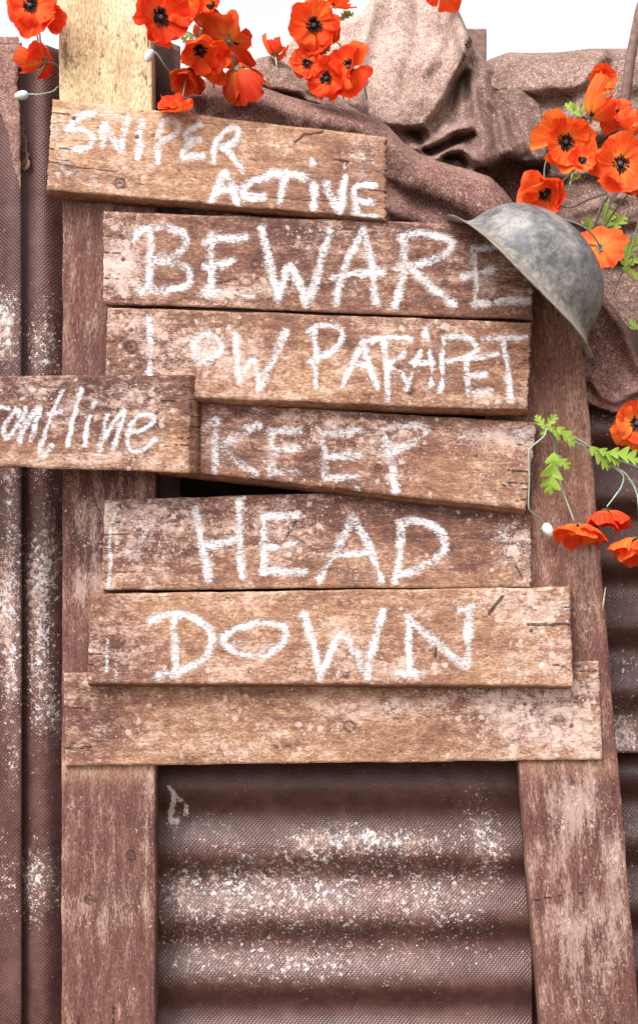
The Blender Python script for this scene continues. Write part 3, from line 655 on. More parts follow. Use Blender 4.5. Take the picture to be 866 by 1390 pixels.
# white scuff on the middle sheet (dribble of paint)
# ------------------------------------------------------------ sacking
def interp(pts):
    xs = [p[0] for p in pts]; ys = [p[1] for p in pts]
    xx = np.linspace(xs[0], xs[-1], 600); yy = np.interp(xx, xs, ys)
    k = np.hanning(15); k /= k.sum(); yp = np.pad(yy, 7, mode='edge'); yy = np.convolve(yp, k, 'valid')
    return lambda u: np.interp(u, xx, yy)
def cloth(name, label, top, bot, base, feats, mat, roll=(0.06, 30), step=3, tone=None, seed=1, rough=0.012, backdrop=0.14, crease=0.0, wrinkle=1.0):
    u0, u1 = top[0][0], top[-1][0]; us = np.arange(u0, u1 + step, step); ft, fb = interp(top), interp(bot)
    hmax = max(fb(us) - ft(us)); nt = int(hmax / step); t = np.linspace(0, 1, nt)
    u = np.repeat(us[:, None], nt, 1); v = ft(us)[:, None] * (1 - t) + fb(us)[:, None] * t
    y = base(u, v) + 0 * u
    wu = u + (vnoise(u / 40, v / 40, seed + 50) - 0.5) * 14; wv = v + (vnoise(u / 40, v / 40, seed + 60) - 0.5) * 14
    for f in feats:
        if f[0] == 'ridge':
            _, pts, w_, a = f; d, _s = seg_dist(wu, wv, spline(pts, 5)); y = y - a * np.exp(-(d / w_) ** 2)
        elif f[0] == 'lip':     # rolled lower edge: full above, hollow below
            _, pts, w1, w2, a, w3 = f; d, sd = seg_dist(wu, wv, spline(pts, 5)); s = d * sd
            up = -a * np.exp(-(np.maximum(s, 0) / w1) ** 2)
            e = np.exp(-(np.minimum(s, 0) / w2) ** 2)
            dn = -a * e + a * 0.9 * (1 - e) * np.exp(-(np.minimum(s, 0) / w3) ** 2)
            y = y + np.where(s > 0, up, dn)
        elif f[0] == 'blob':
            _, bu, bv, ru, rv, a = f; y = y - a * np.exp(-((u - bu) / ru) ** 2 - ((v - bv) / rv) ** 2)
    y = y + (vnoise(u / 55, v / 55, seed, 4) - 0.5) * rough * 2.2 + (vnoise(u / 14, v / 14, seed + 5, 3) - 0.5) * rough * 0.5
    for sc, am, th in ((40, 0.8 * wrinkle, 0.5), (24, 0.5 * wrinkle, -0.35)):
        ca, sa_ = math.cos(th + crease), math.sin(th + crease)
        a = vnoise((wu * ca + wv * sa_) / sc, (wv * ca - wu * sa_) / (sc * 3.2), seed + 11, 2)
        y = y + rough * am * (np.abs(a - 0.5) * 4 - 0.5) * np.clip(vnoise(u / 90, v / 90, seed + 13, 2) * 2.2 - 0.6, 0, 1)
    d = (v - ft(us)[:, None]); A, w_ = roll
    q = np.clip(1 - d / w_, 0, 1); y = y + A * (1 - np.sqrt(np.clip(1 - q * q, 0, 1)))
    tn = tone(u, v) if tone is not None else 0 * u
    W = Pn(u, v, y)
    # hang over behind
    nb = 5; Bk = np.zeros((len(us), nb, 3))
    for k in range(nb):
        f = (nb - k) / nb
        Bk[:, k] = W[:, 0]; Bk[:, k, 1] += backdrop * f; Bk[:, k, 2] -= 0.02 * f + 0.16 * max(0, f - 0.5)
    W2 = np.concatenate([Bk, W], 1); tn2 = np.concatenate([np.repeat(tn[:, :1], nb, 1), tn], 1)
    me = mesh_np(name, W2.reshape(-1, 3), grid_faces(*W2.shape[:2]).tolist(), dict(tone=tn2), True, mat)
    o = link(name, me, None, label=label, category='sacking')
    sm = o.modifiers.new('thickness', 'SOLIDIFY'); sm.thickness = 0.003; sm.offset = 1
    return o
rw = cloth('hessian_cloth', 'pale sacking wall at the right behind the poppies, topped by a thick rolled fold',
    [(640, 95), (665, 80), (690, 71), (720, 72), (760, 71), (800, 66), (866, 66), (1000, 70)], [(640, 560), (1000, 560)],
    lambda u, v: 0.26 + 0.06 * (300 - v) / 300 - 0.05 * np.clip((v - 300) / 250, 0, 1),
    [('lip', [(670, 120), (715, 122), (760, 120), (795, 102), (818, 74)], 34, 11, 0.028, 26), ('lip', [(730, 240), (790, 238), (850, 240), (920, 236)], 24, 8, 0.014, 14),
     ('lip', [(760, 300), (820, 303), (900, 298)], 26, 6, 0.014, 14), ('lip', [(760, 356), (830, 352), (920, 358)], 26, 6, 0.014, 16), ('ridge', [(800, 130), (840, 160), (866, 220)], 22, 0.02),
     ('ridge', [(680, 130), (740, 158), (800, 150), (860, 112)], 10, 0.012), ('ridge', [(690, 96), (740, 106), (790, 88)], 9, -0.008), ('ridge', [(820, 80), (835, 130), (866, 190)], 9, -0.012), ('ridge', [(730, 270), (800, 282), (866, 262)], 10, 0.010), ('ridge', [(750, 330), (810, 340), (880, 322)], 9, 0.010), ('ridge', [(700, 170), (760, 186), (830, 170)], 12, 0.014), ('lip', [(720, 205), (770, 200), (820, 185)], 14, 6, 0.016, 12)], M_HESS_L, roll=(0.09, 34), seed=3, crease=1.4,
    tone=lambda u, v: -0.09 - 0.08 * np.clip((v - 130) / 160, 0, 1), backdrop=0.2)
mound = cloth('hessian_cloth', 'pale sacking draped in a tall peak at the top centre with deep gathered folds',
    [(366, 110), (380, 76), (388, 64), (402, 47), (430, 40), (465, 30), (488, 20), (499, 8), (508, -6), (530, -14), (560, -8), (590, -2), (612, 3), (619, 7), (630, 32), (645, 62), (660, 84), (690, 104), (720, 126), (733, 142), (740, 180), (744, 225)],
    [(366, 240), (420, 290), (660, 300), (690, 296), (744, 300)],
    lambda u, v: 0.20 + 0.17 * np.clip((190 - v) / 200, 0, 1) + 0.02 * np.abs(u - 560) / 130,
    [('lip', [(488, 158), (512, 160), (545, 168), (572, 166), (598, 132), (622, 84)], 48, 9, 0.040, 30),
     ('ridge', [(617, 6), (624, 50), (622, 95)], 11, 0.040), ('ridge', [(640, 60), (652, 110), (650, 160), (660, 205)], 20, 0.026), ('ridge', [(628, 85), (618, 130), (612, 165)], 9, -0.030),
     ('ridge', [(560, 204), (590, 192), (616, 178), (640, 170)], 6, 0.042), ('ridge', [(586, 218), (606, 204), (624, 204), (640, 218)], 6, 0.040), ('ridge', [(578, 206), (610, 192), (640, 186)], 5, -0.036), ('ridge', [(604, 214), (620, 214), (630, 224)], 4, -0.03), ('ridge', [(574, 176), (590, 186), (612, 160), (626, 120)], 6, 0.020), ('ridge', [(640, 176), (652, 222)], 9, 0.028),
     ('lip', [(660, 224), (690, 210), (715, 216), (745, 218)], 36, 6, 0.050, 40), ('blob', 700, 258, 30, 30, -0.10),
     ('ridge', [(700, 120), (722, 180), (732, 215)], 9, 0.016), ('ridge', [(497, 122), (503, 140), (506, 158)], 7, -0.026), ('ridge', [(478, 100), (486, 130), (484, 156)], 10, 0.014), ('ridge', [(400, 60), (430, 95), (470, 135)], 14, 0.012), ('ridge', [(440, 50), (455, 100), (478, 150)], 12, -0.012), ('ridge', [(508, 0), (492, 60), (480, 126)], 8, 0.014), ('ridge', [(622, 40), (645, 120), (668, 214)], 9, 0.016), ('ridge', [(630, 45), (668, 130), (700, 206)], 9, 0.016), ('ridge', [(640, 60), (692, 140), (728, 212)], 9, 0.014), ('ridge', [(626, 44), (657, 125), (684, 208)], 7, -0.012), ('ridge', [(636, 56), (680, 135), (714, 208)], 7, -0.012), ('ridge', [(616, 8), (588, 70), (548, 150)], 9, 0.010), 
     ('ridge', [(530, 175), (560, 200), (580, 225)], 8, 0.030), ('ridge', [(552, 178), (575, 205)], 5, -0.024), ('ridge', [(600, 222), (622, 236), (650, 240)], 6, 0.024),
     ('ridge', [(632, 100), (640, 150), (646, 200)], 6, -0.022), ('ridge', [(668, 100), (676, 150), (668, 200)], 7, -0.014), ('ridge', [(430, 60), (452, 100), (476, 146)], 10, 0.016), ('ridge', [(548, -4), (540, 60), (524, 128)], 15, 0.009), ('ridge', [(584, -4), (584, 60), (566, 140)], 13, 0.012), ('ridge', [(530, 0), (512, 70), (500, 120)], 10, -0.008), ('ridge', [(566, 0), (560, 80), (548, 140)], 11, -0.009), ('ridge', [(560, 120), (590, 100), (612, 60)], 12, -0.010), ('ridge', [(470, 150), (520, 172), (560, 195)], 9, -0.018), ('ridge', [(674, 140), (690, 200)], 10, 0.014)],
    M_HESS_L, roll=(0.035, 12), seed=9, rough=0.009, wrinkle=0.5, tone=lambda u, v: 0.10 - 0.20 * np.clip((v - 60) / 130, 0, 1) - 0.16 * np.clip((u - 610) / 60, 0, 1) + 0.06 * np.exp(-((u - 480) / 60) ** 2), step=2.5)  # tone paints sky light into the top left, shade lower and right
cloth('hessian_cloth', 'small pale hump of sacking beside the middle poppies with a ragged stitched seam',
    [(318, 118), (335, 92), (350, 79), (368, 75), (392, 88), (420, 108), (445, 124), (480, 146), (510, 170)], [(318, 220), (510, 240)],
    lambda u, v: 0.15 + 0.0 * u, [('lip', [(340, 112), (375, 118), (410, 126), (440, 138), (470, 150)], 16, 5, 0.016, 14), ('ridge', [(375, 122), (400, 128), (432, 128)], 4, -0.018), ('ridge', [(400, 121), (425, 133)], 4, 0.016)], M_HESS_L, roll=(0.05, 26), seed=15,
    tone=lambda u, v: -0.06 + 0 * u)
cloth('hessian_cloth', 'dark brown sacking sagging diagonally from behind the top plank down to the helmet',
    [(232, 128), (245, 118), (270, 108), (310, 106), (345, 114), (390, 130), (430, 141), (480, 150), (512, 160), (528, 172), (548, 194), (575, 212), (605, 222), (640, 231), (665, 240), (684, 258), (700, 280), (722, 315), (738, 345)], [(232, 330), (520, 420), (738, 470)],
    lambda u, v: 0.085 + 0.0 * u, [('ridge', [(260, 132), (330, 128), (420, 158), (500, 178), (560, 235), (640, 270), (700, 320)], 24, 0.022), ('ridge', [(300, 112), (330, 150)], 12, -0.018),
     ('lip', [(545, 250), (600, 268), (660, 300)], 18, 10, 0.008, 20), ('ridge', [(530, 285), (600, 310)], 12, 0.016), ('ridge', [(240, 122), (275, 150)], 7, -0.02)], M_HESS_D, roll=(0.055, 26), seed=21,
    tone=lambda u, v: 0.10 * np.exp(-((v - (118 + np.clip(u - 300, 0, 900) * 0.3)) / 22) ** 2) + 0.05, rough=0.008)  # tone paints a highlight along the top edge into the colour
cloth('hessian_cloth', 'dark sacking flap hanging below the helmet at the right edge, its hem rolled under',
    [(776, 400), (800, 392), (815, 398), (835, 420), (850, 442), (866, 488), (885, 515), (1000, 520)], [(776, 540), (800, 548), (830, 560), (850, 558), (866, 545), (1000, 548)],
    lambda u, v: 0.075 + 0.0 * u, [('lip', [(775, 508), (800, 522), (830, 545), (858, 535), (900, 520)], 18, 6, 0.020, 12), ('ridge', [(812, 402), (842, 440), (862, 495)], 9, 0.018), ('ridge', [(795, 420), (800, 470), (790, 510)], 12, -0.014), ('ridge', [(790, 535), (830, 555), (870, 548)], 8, 0.018)], M_HESS_D, roll=(0.04, 16), seed=27, rough=0.009,
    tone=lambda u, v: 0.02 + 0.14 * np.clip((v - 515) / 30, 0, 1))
# torn rag hanging over the left sheet
def rag():
    outline_r = [(52, 26), (80, 27), (110, 25), (140, 27), (165, 31), (185, 34), (205, 38), (228, 41), (235, 30), (250, 29), (262, 28.2)]
    outline_l = [(52, -90), (110, -80), (130, -20), (155, 2), (175, 9), (195, 15), (215, 18), (232, 22), (250, 26), (262, 27.8)]
    vs2 = np.arange(50, 262, 3.0); n = 16
    ur = np.interp(vs2, *zip(*outline_r)) + (vnoise(vs2 / 5, 0 * vs2, 1) - 0.5) * 5 * (vs2 < 250); ul = np.interp(vs2, *zip(*outline_l)) + (vnoise(vs2 / 6, 0 * vs2 + 3, 2) - 0.5) * 7 * (vs2 < 250)
    t = np.linspace(0, 1, n)[:, None]; u = ul * (1 - t) + ur * t; v = np.repeat(vs2[None], n, 0)
    y = np.where(u < 29, 0.082 - 0.012 * skewcos((u - 25) / 93, 0.5), 0.089 - 0.015 * skewcos((u - 58) / 93, 0.5)) - 0.006 + (vnoise(u / 14, v / 14, 9) - 0.5) * 0.008
    y = np.where(v < 60, y + 0.02, y)
    me = mesh_np('hessian_rag', Pn(u, v, y).reshape(-1, 3), grid_faces(*u.shape, flip=False).tolist(), dict(tone=0.16 + 0 * u), True, M_HESS_D)
    o = link('hessian_rag', me, None, label='torn brown sacking rag hanging over the leftmost metal sheet, ending in a point', category='rag')
    sm = o.modifiers.new('thickness', 'SOLIDIFY'); sm.thickness = 0.002; sm.offset = 1
rag()

# stake at the top right, board end behind the peak
v_, f_ = tube([P(892, -60, 0.20), P(868, 15, 0.20), P(855, 80, 0.205), P(848, 135, 0.21), P(840, 200, 0.23)], 0.0080, 8, 1.1)
link('wooden_stake', mesh_np('wooden_stake', v_, f_, mat=M_STICK), None, label='thin dark wooden stake leaning against the sacking at the top right corner', category='stake')
def boxpost(u0, u1, v0, v1, y, th):
    V = [P(u, v, yy) for yy in (y, y + th) for u, v in ((u0, v0), (u1, v0), (u1, v1), (u0, v1))]
    F = [(0, 3, 2, 1), (4, 5, 6, 7), (0, 1, 5, 4), (1, 2, 6, 5), (2, 3, 7, 6), (3, 0, 4, 7)]
    me = mesh_np('fence_post', V, F, smooth=False, mat=M_STICK)
    o = link('fence_post', me, None, label='squared brown post end showing just behind the peaked sacking', category='post')
    b = o.modifiers.new('bevel', 'BEVEL'); b.width = 0.003; b.segments = 2
boxpost(622, 660, 39, 260, 0.50, 0.05)

# ------------------------------------------------------------ helmet
def helmet():
    prof = [(136, 0), (129, 2.5), (121, 5.8), (114, 11), (109, 19), (105, 34), (100, 49), (91, 66), (78, 80), (62, 91), (44, 99), (24, 104), (8, 105.5), (0.5, 105.8)]
    prof = spline(prof, 4); n = 96; V, H, TN = [], [], []
    for i, (r, h) in enumerate(prof):
        for k in range(n):
            q = 2 * math.pi * k / n
            dent = 1 + 0.012 * (float(vnoise(math.cos(q) * 2 + 5, math.sin(q) * 2 + h / 40, 3)) - 0.5) * 2
            wob = 1.6 * math.sin(2 * q + 0.6) * max(0, (r - 100) / 36) + 1.0 * math.sin(5 * q) * max(0, (r - 118) / 18)
            V.append((r * dent * math.cos(q) * S, r * dent * math.sin(q) * S * 0.97, (h + wob) * S))
            H.append(h / 105); TN.append(0)
    m = len(prof); F = []
    for i in range(m - 1):
        for k in range(n): k2 = (k + 1) % n; F.append((i*n+k, i*n+k2, (i+1)*n+k2, (i+1)*n+k))
    F.append(tuple((m-1)*n + k for k in range(n)))
    root = thing('steel_helmet', 'grey weathered wide brimmed steel helmet hung on the corner of the sign', 'helmet', P(704.5, 390.5, -0.03))
    tilt = R(3.2)
    az = Vector((0.6997 * math.cos(tilt), -math.sin(tilt), 0.7144 * math.cos(tilt))).normalized()
    ax = Vector((0.7144, 0, -0.6997)); ax = (ax - az * ax.dot(az)).normalized(); ay = az.cross(ax)
    root.rotation_euler = Matrix((ax, ay, az)).transposed().to_euler()
    tn = np.array([0.20 * (-v[0] / (110 * S)) * 0.6 - 0.02 for v in V])
    sh = link('helmet_shell', mesh_np('helmet_shell', V, F, dict(hgt=H, tone=tn * 0 - 0.02), True, M_HELMET), root)
    sm = sh.modifiers.new('thickness', 'SOLIDIFY'); sm.thickness = 0.0016; sm.offset = -1
    ring = [Vector(V[k]) for k in range(n)]; sd = 6; V2, F2 = [], []
    for k, p in enumerate(ring):
        d = Vector((p.x, p.y, 0)).normalized()
        for j in range(sd): a = 2 * math.pi * j / sd; V2.append(p + d * (0.0011 * math.cos(a)) + Vector((0, 0, 0.0011 * math.sin(a))))
    for k in range(n):
        for j in range(sd): k2 = (k+1) % n; j2 = (j+1) % sd; F2.append((k*sd+j, k2*sd+j, k2*sd+j2, k*sd+j2))
    link('helmet_rim', mesh_np('helmet_rim', V2, F2, dict(hgt=[0.3]*len(V2), tone=[0.12]*len(V2)), True, M_HELMET), root)
helmet()

# ------------------------------------------------------------ poppies
def petal_mesh(kind, seed):
    r = random.Random(seed); ns, nt = 14, 23; V, RAD, ANG = [], [], []
    cup = {'open': 0.26, 'cup': 0.62, 'bell': 1.05}[kind] * r.uniform(0.6, 1.35)
    ph1, ph2, ph3, ph4 = [r.uniform(0, 6.28) for _ in range(4)]; half = R(64) * r.uniform(0.82, 1.12)
    curl = r.uniform(-0.25, 0.40); notch = r.uniform(0.0, 0.14); skew = r.uniform(-0.22, 0.22); fold = r.uniform(-0.5, 0.5); fa = r.uniform(0.05, 0.17)
    for i in range(ns):
        s = i / (ns - 1)
        for j in range(nt):
            t = -1 + 2 * j / (nt - 1)
            rad = (0.05 + 0.95 * s) * (1 - 0.20 * abs(t) ** 2.6 - notch * math.exp(-((t - fold) / 0.22) ** 2) * s + s * s * (0.06 * math.sin(4.2 * t + ph1) + 0.030 * math.sin(10 * t + ph2) + 0.016 * math.sin(23 * t + ph4)))
            th = t * half * (0.60 + 0.40 * math.sin(math.pi * 0.5 * min(1, s * 1.5))) + skew * s
            z = cup * s ** 1.5 + 0.13 * s * s * math.sin(3.1 * t + ph2) + 0.07 * s * s * math.sin(7 * t + ph3) + 0.022 * s ** 1.5 * math.sin(15 * t + ph1 + 2 * s) - fa * s * math.exp(-((t - fold) / 0.16) ** 2)
            z += 0.03 * s * math.sin(9 * s + 4 * t + ph4)
            rr = rad * (1 - 0.28 * cup * s * s)
            if s > 0.6: z -= curl * ((s - 0.6) / 0.4) ** 2 * (0.35 + 0.4 * math.sin(2.2 * t + ph3))
            V.append((rr * math.cos(th), rr * math.sin(th), z)); RAD.append(s); ANG.append(t)
    return mesh_np('petal', V, grid_faces(ns, nt), dict(rad=RAD, ang=ANG), True, M_PETAL)
PET = {k: [petal_mesh(k, 10 * i + len(k)) for i in range(9)] for k in ('open', 'cup', 'bell')}
def centre_mesh():
    r = random.Random(5); V, F = [], []
    n = 12
    for rr, h in ((0.17, 0.02), (0.15, 0.09), (0.08, 0.14), (0.01, 0.15)):
        for k in range(n): a = 2 * math.pi * k / n; V.append((rr * math.cos(a), rr * math.sin(a), h))
    for i in range(3):
        for k in range(n): k2 = (k+1) % n; F.append((i*n+k, i*n+k2, (i+1)*n+k2, (i+1)*n+k))
    for k in range(46):
        a = r.uniform(0, 6.28); L = r.uniform(0.16, 0.28); d = Vector((math.cos(a), math.sin(a), r.uniform(0.25, 1.1))).normalized()
        p0 = Vector((0.10 * math.cos(a), 0.10 * math.sin(a), 0.06)); p1 = p0 + d * L
        v2, f2 = tube([p0, p1 - d * 0.045, p1 - d * 0.02, p1], 0.011, 4); 
        for q in range(4, 12): v2[q] = v2[q] + (v2[q] - (p1 - d * (0.045 if q < 8 else 0.02))) * 1.5
        o = len(V); V += [tuple(x) for x in v2]; F += [tuple(o + i for i in f) for f in f2]
    return mesh_np('stamens', V, F, mat=M_BLACK)
ME_CEN = centre_mesh()
def lathe(name, prof, n, mat):
    V, F = [], []
    for r, h in prof:
        for k in range(n): a = 2 * math.pi * k / n; V.append((r * math.cos(a), r * math.sin(a), h))
    for i in range(len(prof) - 1):
        for k in range(n): k2 = (k+1) % n; F.append((i*n+k, i*n+k2, (i+1)*n+k2, (i+1)*n+k))
    F.append(tuple(range(n))[::-1]); F.append(tuple((len(prof)-1)*n + k for k in range(n)))
    return mesh_np(name, V, F, mat=mat)
ME_SEED = lathe('seed_head', [(0.02, 0.12), (0.07, 0.14), (0.085, 0.18), (0.06, 0.21), (0.01, 0.22)], 10, M_SEED)
def calyx_mesh():
    V, F = [], []; r = random.Random(3); n = 10
    for rr, h in ((0.03, -0.10), (0.055, -0.05), (0.12, -0.012), (0.16, 0.015)):
        for k in range(n): a = 2 * math.pi * k / n; V.append((rr * math.cos(a), rr * math.sin(a), h))
    for i in range(3):
        for k in range(n): k2 = (k+1) % n; F.append((i*n+k, i*n+k2, (i+1)*n+k2, (i+1)*n+k))
    for k in range(30):
        a = r.uniform(0, 6.28); d = Vector((math.cos(a), math.sin(a), r.uniform(-0.25, 0.05))); p0 = Vector((0.05 * d.x, 0.05 * d.y, -0.03))
        v2, f2 = tube([p0, p0 + d * r.uniform(0.12, 0.22)], 0.009, 4, 0.4); o = len(V); V += [tuple(x) for x in v2]; F += [tuple(o + i for i in f) for f in f2]
    return mesh_np('calyx', V, F, mat=M_CALYX)
ME_CAL = calyx_mesh()

def flower(root, rel, rad_px, f, kind, seed, y):
    """petals, stamens, seed head and calyx under root; f = facing (right, up, towards the lens)"""
    r = random.Random(seed); Rm = 1.14 * rad_px * S * (D + y) / D
    fz = Vector((f[0], -f[2], f[1])).normalized()
    up = Vector((0, 0, 1)) if abs(fz.z) < 0.9 else Vector((1, 0, 0))
    ax = up.cross(fz).normalized(); ay = fz.cross(ax)
    M = Matrix.Translation(rel) @ Matrix((ax, ay, fz)).transposed().to_4x4() @ Matrix.Rotation(r.uniform(0, 6.28), 4, 'Z')
    q = r.uniform(0.9, 1.0); tint = (q, q * r.uniform(0.75, 1.1), q, 1)
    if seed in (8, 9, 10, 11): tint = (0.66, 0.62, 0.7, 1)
    elif 20 < seed < 44: tint = (q, q * r.uniform(1.05, 1.5), q * 1.4, 1)
    n_out, n_in = (3, 3) if r.random() < 0.7 else (3, 2)
    for k in range(n_out + n_in):
        inner = k >= n_out
        a = 2 * math.pi * (k + (0.5 if inner else 0)) / 3 + r.uniform(-0.22, 0.22)
        sc = Rm * r.uniform(0.82, 1.12) * (0.86 if inner else 1.0)
        tilt = r.uniform(-0.30, 0.26) + (-0.16 if inner else 0.05)
        m = M @ Matrix.Translation((0, 0, 0.02 * Rm * (2.0 if inner else 0) + 0.006 * Rm * k)) @ Matrix.Rotation(a, 4, 'Z') @ Matrix.Rotation(tilt, 4, 'Y') @ Matrix.Scale(sc, 4)
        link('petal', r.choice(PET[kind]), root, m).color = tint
    k = Rm * 0.80
    link('stamens', ME_CEN, root, M @ Matrix.Translation((0, 0, 0.03 * Rm)) @ Matrix.Scale(k, 4))
    link('seed_head', ME_SEED, root, M @ Matrix.Translation((0, 0, 0.03 * Rm)) @ Matrix.Scale(k, 4))
    link('calyx', ME_CAL, root, M @ Matrix.Scale(k, 4))
    return M @ Vector((0, 0, -0.10 * Rm)), fz

def poppy(u, v, r, f, kind, y, seed, label, group, stem=None, mat=None):
    root = thing('poppy', label, 'poppy', P(u, v, y), group)
    base, fz = flower(root, Vector((0, 0, 0)), r, f, kind, seed, y)
    if stem is None:   # short stem running back behind the flower and down
        e = base - fz * 0.03 + Vector((0.004, 0.02, -0.03)); pts = [base, base - fz * 0.02, e]
        pts = [Vector(q) for q in spline([tuple(q) for q in pts], 4)]
    else:
        pts = [Vector(q) for q in spline([tuple(base)] + [tuple(P(*q) - root.location) for q in stem], 6)]
    v_, f_ = tube(pts, 0.0013, 6); link('stem', mesh_np('stem', v_, f_, mat=mat or M_STEM), root)
    return root
G1, G2, G3, G4 = 'poppies at the top left corner', 'bunch of poppies beside the pale post', 'cluster of poppies on the sacking hump', 'poppies above and behind the helmet'
poppy(42, 10, 38, (0.05, 0.12, 0.9), 'open', -0.03, 1, 'large open poppy in the top left corner with a broad black centre', G1)
poppy(68, 24, 21, (0.75, -0.15, 0.6), 'cup', -0.02, 2, 'small half closed poppy touching the pale post, turned right', G1)
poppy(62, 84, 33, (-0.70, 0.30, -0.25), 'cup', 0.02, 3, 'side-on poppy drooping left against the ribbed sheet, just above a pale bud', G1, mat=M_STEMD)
poppy(214, 25, 47, (0.62, -0.05, 0.75), 'open', -0.05, 4, 'biggest poppy overlapping the right edge of the pale post, facing right', G2)
poppy(247, 6, 34, (0.05, 0.05, 0.95), 'open', -0.03, 5, 'open poppy at the top edge with black centre, right of the biggest one', G2)
poppy(289, 9, 26, (-0.45, 0.35, 0.8), 'cup', 0.0, 6, 'poppy at the top edge furthest right in the bunch by the pale post', G2)
poppy(272, 66, 36, (0.15, -0.50, 0.75), 'cup', -0.05, 7, 'poppy in the middle of the bunch showing its black heart, bell facing down', G2)
poppy(280, 40, 28, (0.2, 0.3, -0.5), 'cup', 0.01, 8, 'small poppy half hidden in the middle of the bunch beside the pale post', G2)
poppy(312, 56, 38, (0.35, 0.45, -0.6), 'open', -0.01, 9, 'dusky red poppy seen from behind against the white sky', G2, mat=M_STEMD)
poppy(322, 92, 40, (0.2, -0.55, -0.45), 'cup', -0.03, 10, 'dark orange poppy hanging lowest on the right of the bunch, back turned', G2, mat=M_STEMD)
poppy(262, 94, 31, (-0.3, -0.70, 0.25), 'cup', -0.02, 11, 'drooping poppy below the bunch with its petals pressed flat, above the top plank', G2)
poppy(238, 150, 27, (0.0, 0.80, 0.45), 'open', -0.034, 12, 'lone poppy resting on the upper edge of the SNIPER plank', G2, stem=[(246, 140, -0.02), (250, 122, -0.02), (256, 96, -0.01)])
poppy(294, 86, 27, (0.25, -0.15, 0.7), 'cup', -0.02, 44, 'poppy squeezed between the middle one and the lowest dark orange one of the bunch', G2)
poppy(427, 35, 39, (-0.15, -0.2, 0.95), 'open', 0.06, 13, 'large flat open poppy with black centre highest in the hump cluster', G3)
poppy(452, 8, 27, (0.3, 0.4, 0.3), 'cup', 0.10, 14, 'poppy cut by the top edge behind the large flat one', G3)
poppy(449, 54, 35, (-0.55, 0.15, 0.65), 'cup', 0.08, 15, 'poppy turned left in the middle of the hump cluster', G3)
poppy(417, 88, 25, (0.0, 0.1, 0.95), 'open', 0.07, 16, 'small poppy lowest left of the hump cluster over the sacking', G3)
poppy(446, 106, 33, (-0.55, -0.25, 0.7), 'open', 0.06, 17, 'poppy hanging lowest in the hump cluster, touching the sacking fold', G3)
poppy(476, 93, 38, (-0.60, 0.1, 0.7), 'open', 0.05, 18, 'bright orange poppy furthest right in the hump cluster', G3)
poppy(374, 76, 20, (-0.1, 0.8, -0.3), 'bell', 0.15, 19, 'single red poppy peeping over the sacking hump, its centre hidden', G3)
poppy(600, -18, 34, (0.05, -0.5, 0.5), 'open', 0.28, 20, 'poppy mostly out of frame above the sacking peak', 'poppy above the peak')
poppy(817, 113, 21, (-0.1, 0.05, 0.9), 'cup', 0.15, 21, 'small topmost poppy alone against the sacking wall near the stake', G4)
poppy(800, 160, 33, (0.35, 0.62, -0.05), 'bell', 0.06, 22, 'cup shaped poppy seen from the side, opening upwards', G4, stem=[(796, 178, 0.07), (782, 214, 0.09), (772, 256, 0.10)])
poppy(836, 156, 25, (0.25, 0.1, 0.9), 'open', 0.10, 23, 'frilly poppy right of the cup shaped one, below the topmost', G4, stem=[(838, 190, 0.11), (826, 240, 0.11), (806, 310, 0.10)], mat=M_STEMD)
poppy(768, 191, 42, (-0.15, -0.40, 0.8), 'cup', 0.02, 24, 'large poppy leaning left with its big upper petals spread like a fan', G4, stem=[(752, 202, 0.05), (740, 222, 0.07), (738, 245, 0.08)])
poppy(789, 219, 22, (0.0, 0.1, 0.9), 'cup', -0.01, 25, 'small poppy tucked under the fan shaped one, left of the widest', G4, stem=[(776, 234, 0.03), (758, 250, 0.06)])
poppy(840, 223, 43, (0.02, -0.12, 0.95), 'open', -0.02, 26, 'widest poppy of the right bunch, full face with a fringed black centre', G4, stem=[(830, 255, 0.02), (815, 285, 0.04), (806, 312, 0.05), (800, 340, 0.06)], mat=M_STEMD)
poppy(856, 180, 32, (0.1, 0.5, 0.35), 'cup', 0.04, 27, 'poppy half hidden behind the widest one at the right edge', G4)
poppy(741, 263, 37, (-0.28, -0.30, 0.85), 'cup', 0.0, 28, 'big orange poppy standing just above the helmet crown', G4, stem=[(770, 282, 0.04), (800, 270, 0.06), (825, 262, 0.07)], mat=M_STEMD)
poppy(814, 336, 39, (0.12, -0.30, -0.85), 'open', -0.02, 29, 'poppy with its back turned and grey calyx showing, right of the helmet', G4, stem=[(803, 318, -0.03), (788, 306, -0.03), (757, 296, -0.01), (735, 300, 0.03)], mat=M_STEMD)
poppy(864, 250, 24, (0.0, 0.0, 0.9), 'cup', 0.0, 30, 'poppy cut by the right edge just under the widest one', G4, stem=[(848, 268, 0.03), (826, 298, 0.05), (812, 330, 0.06)], mat=M_STEMD)
poppy(864, 575, 38, (-0.15, 0.0, 0.9), 'open', -0.01, 31, 'single poppy at the right edge level with the KEEP plank', 'poppies at the lower right')

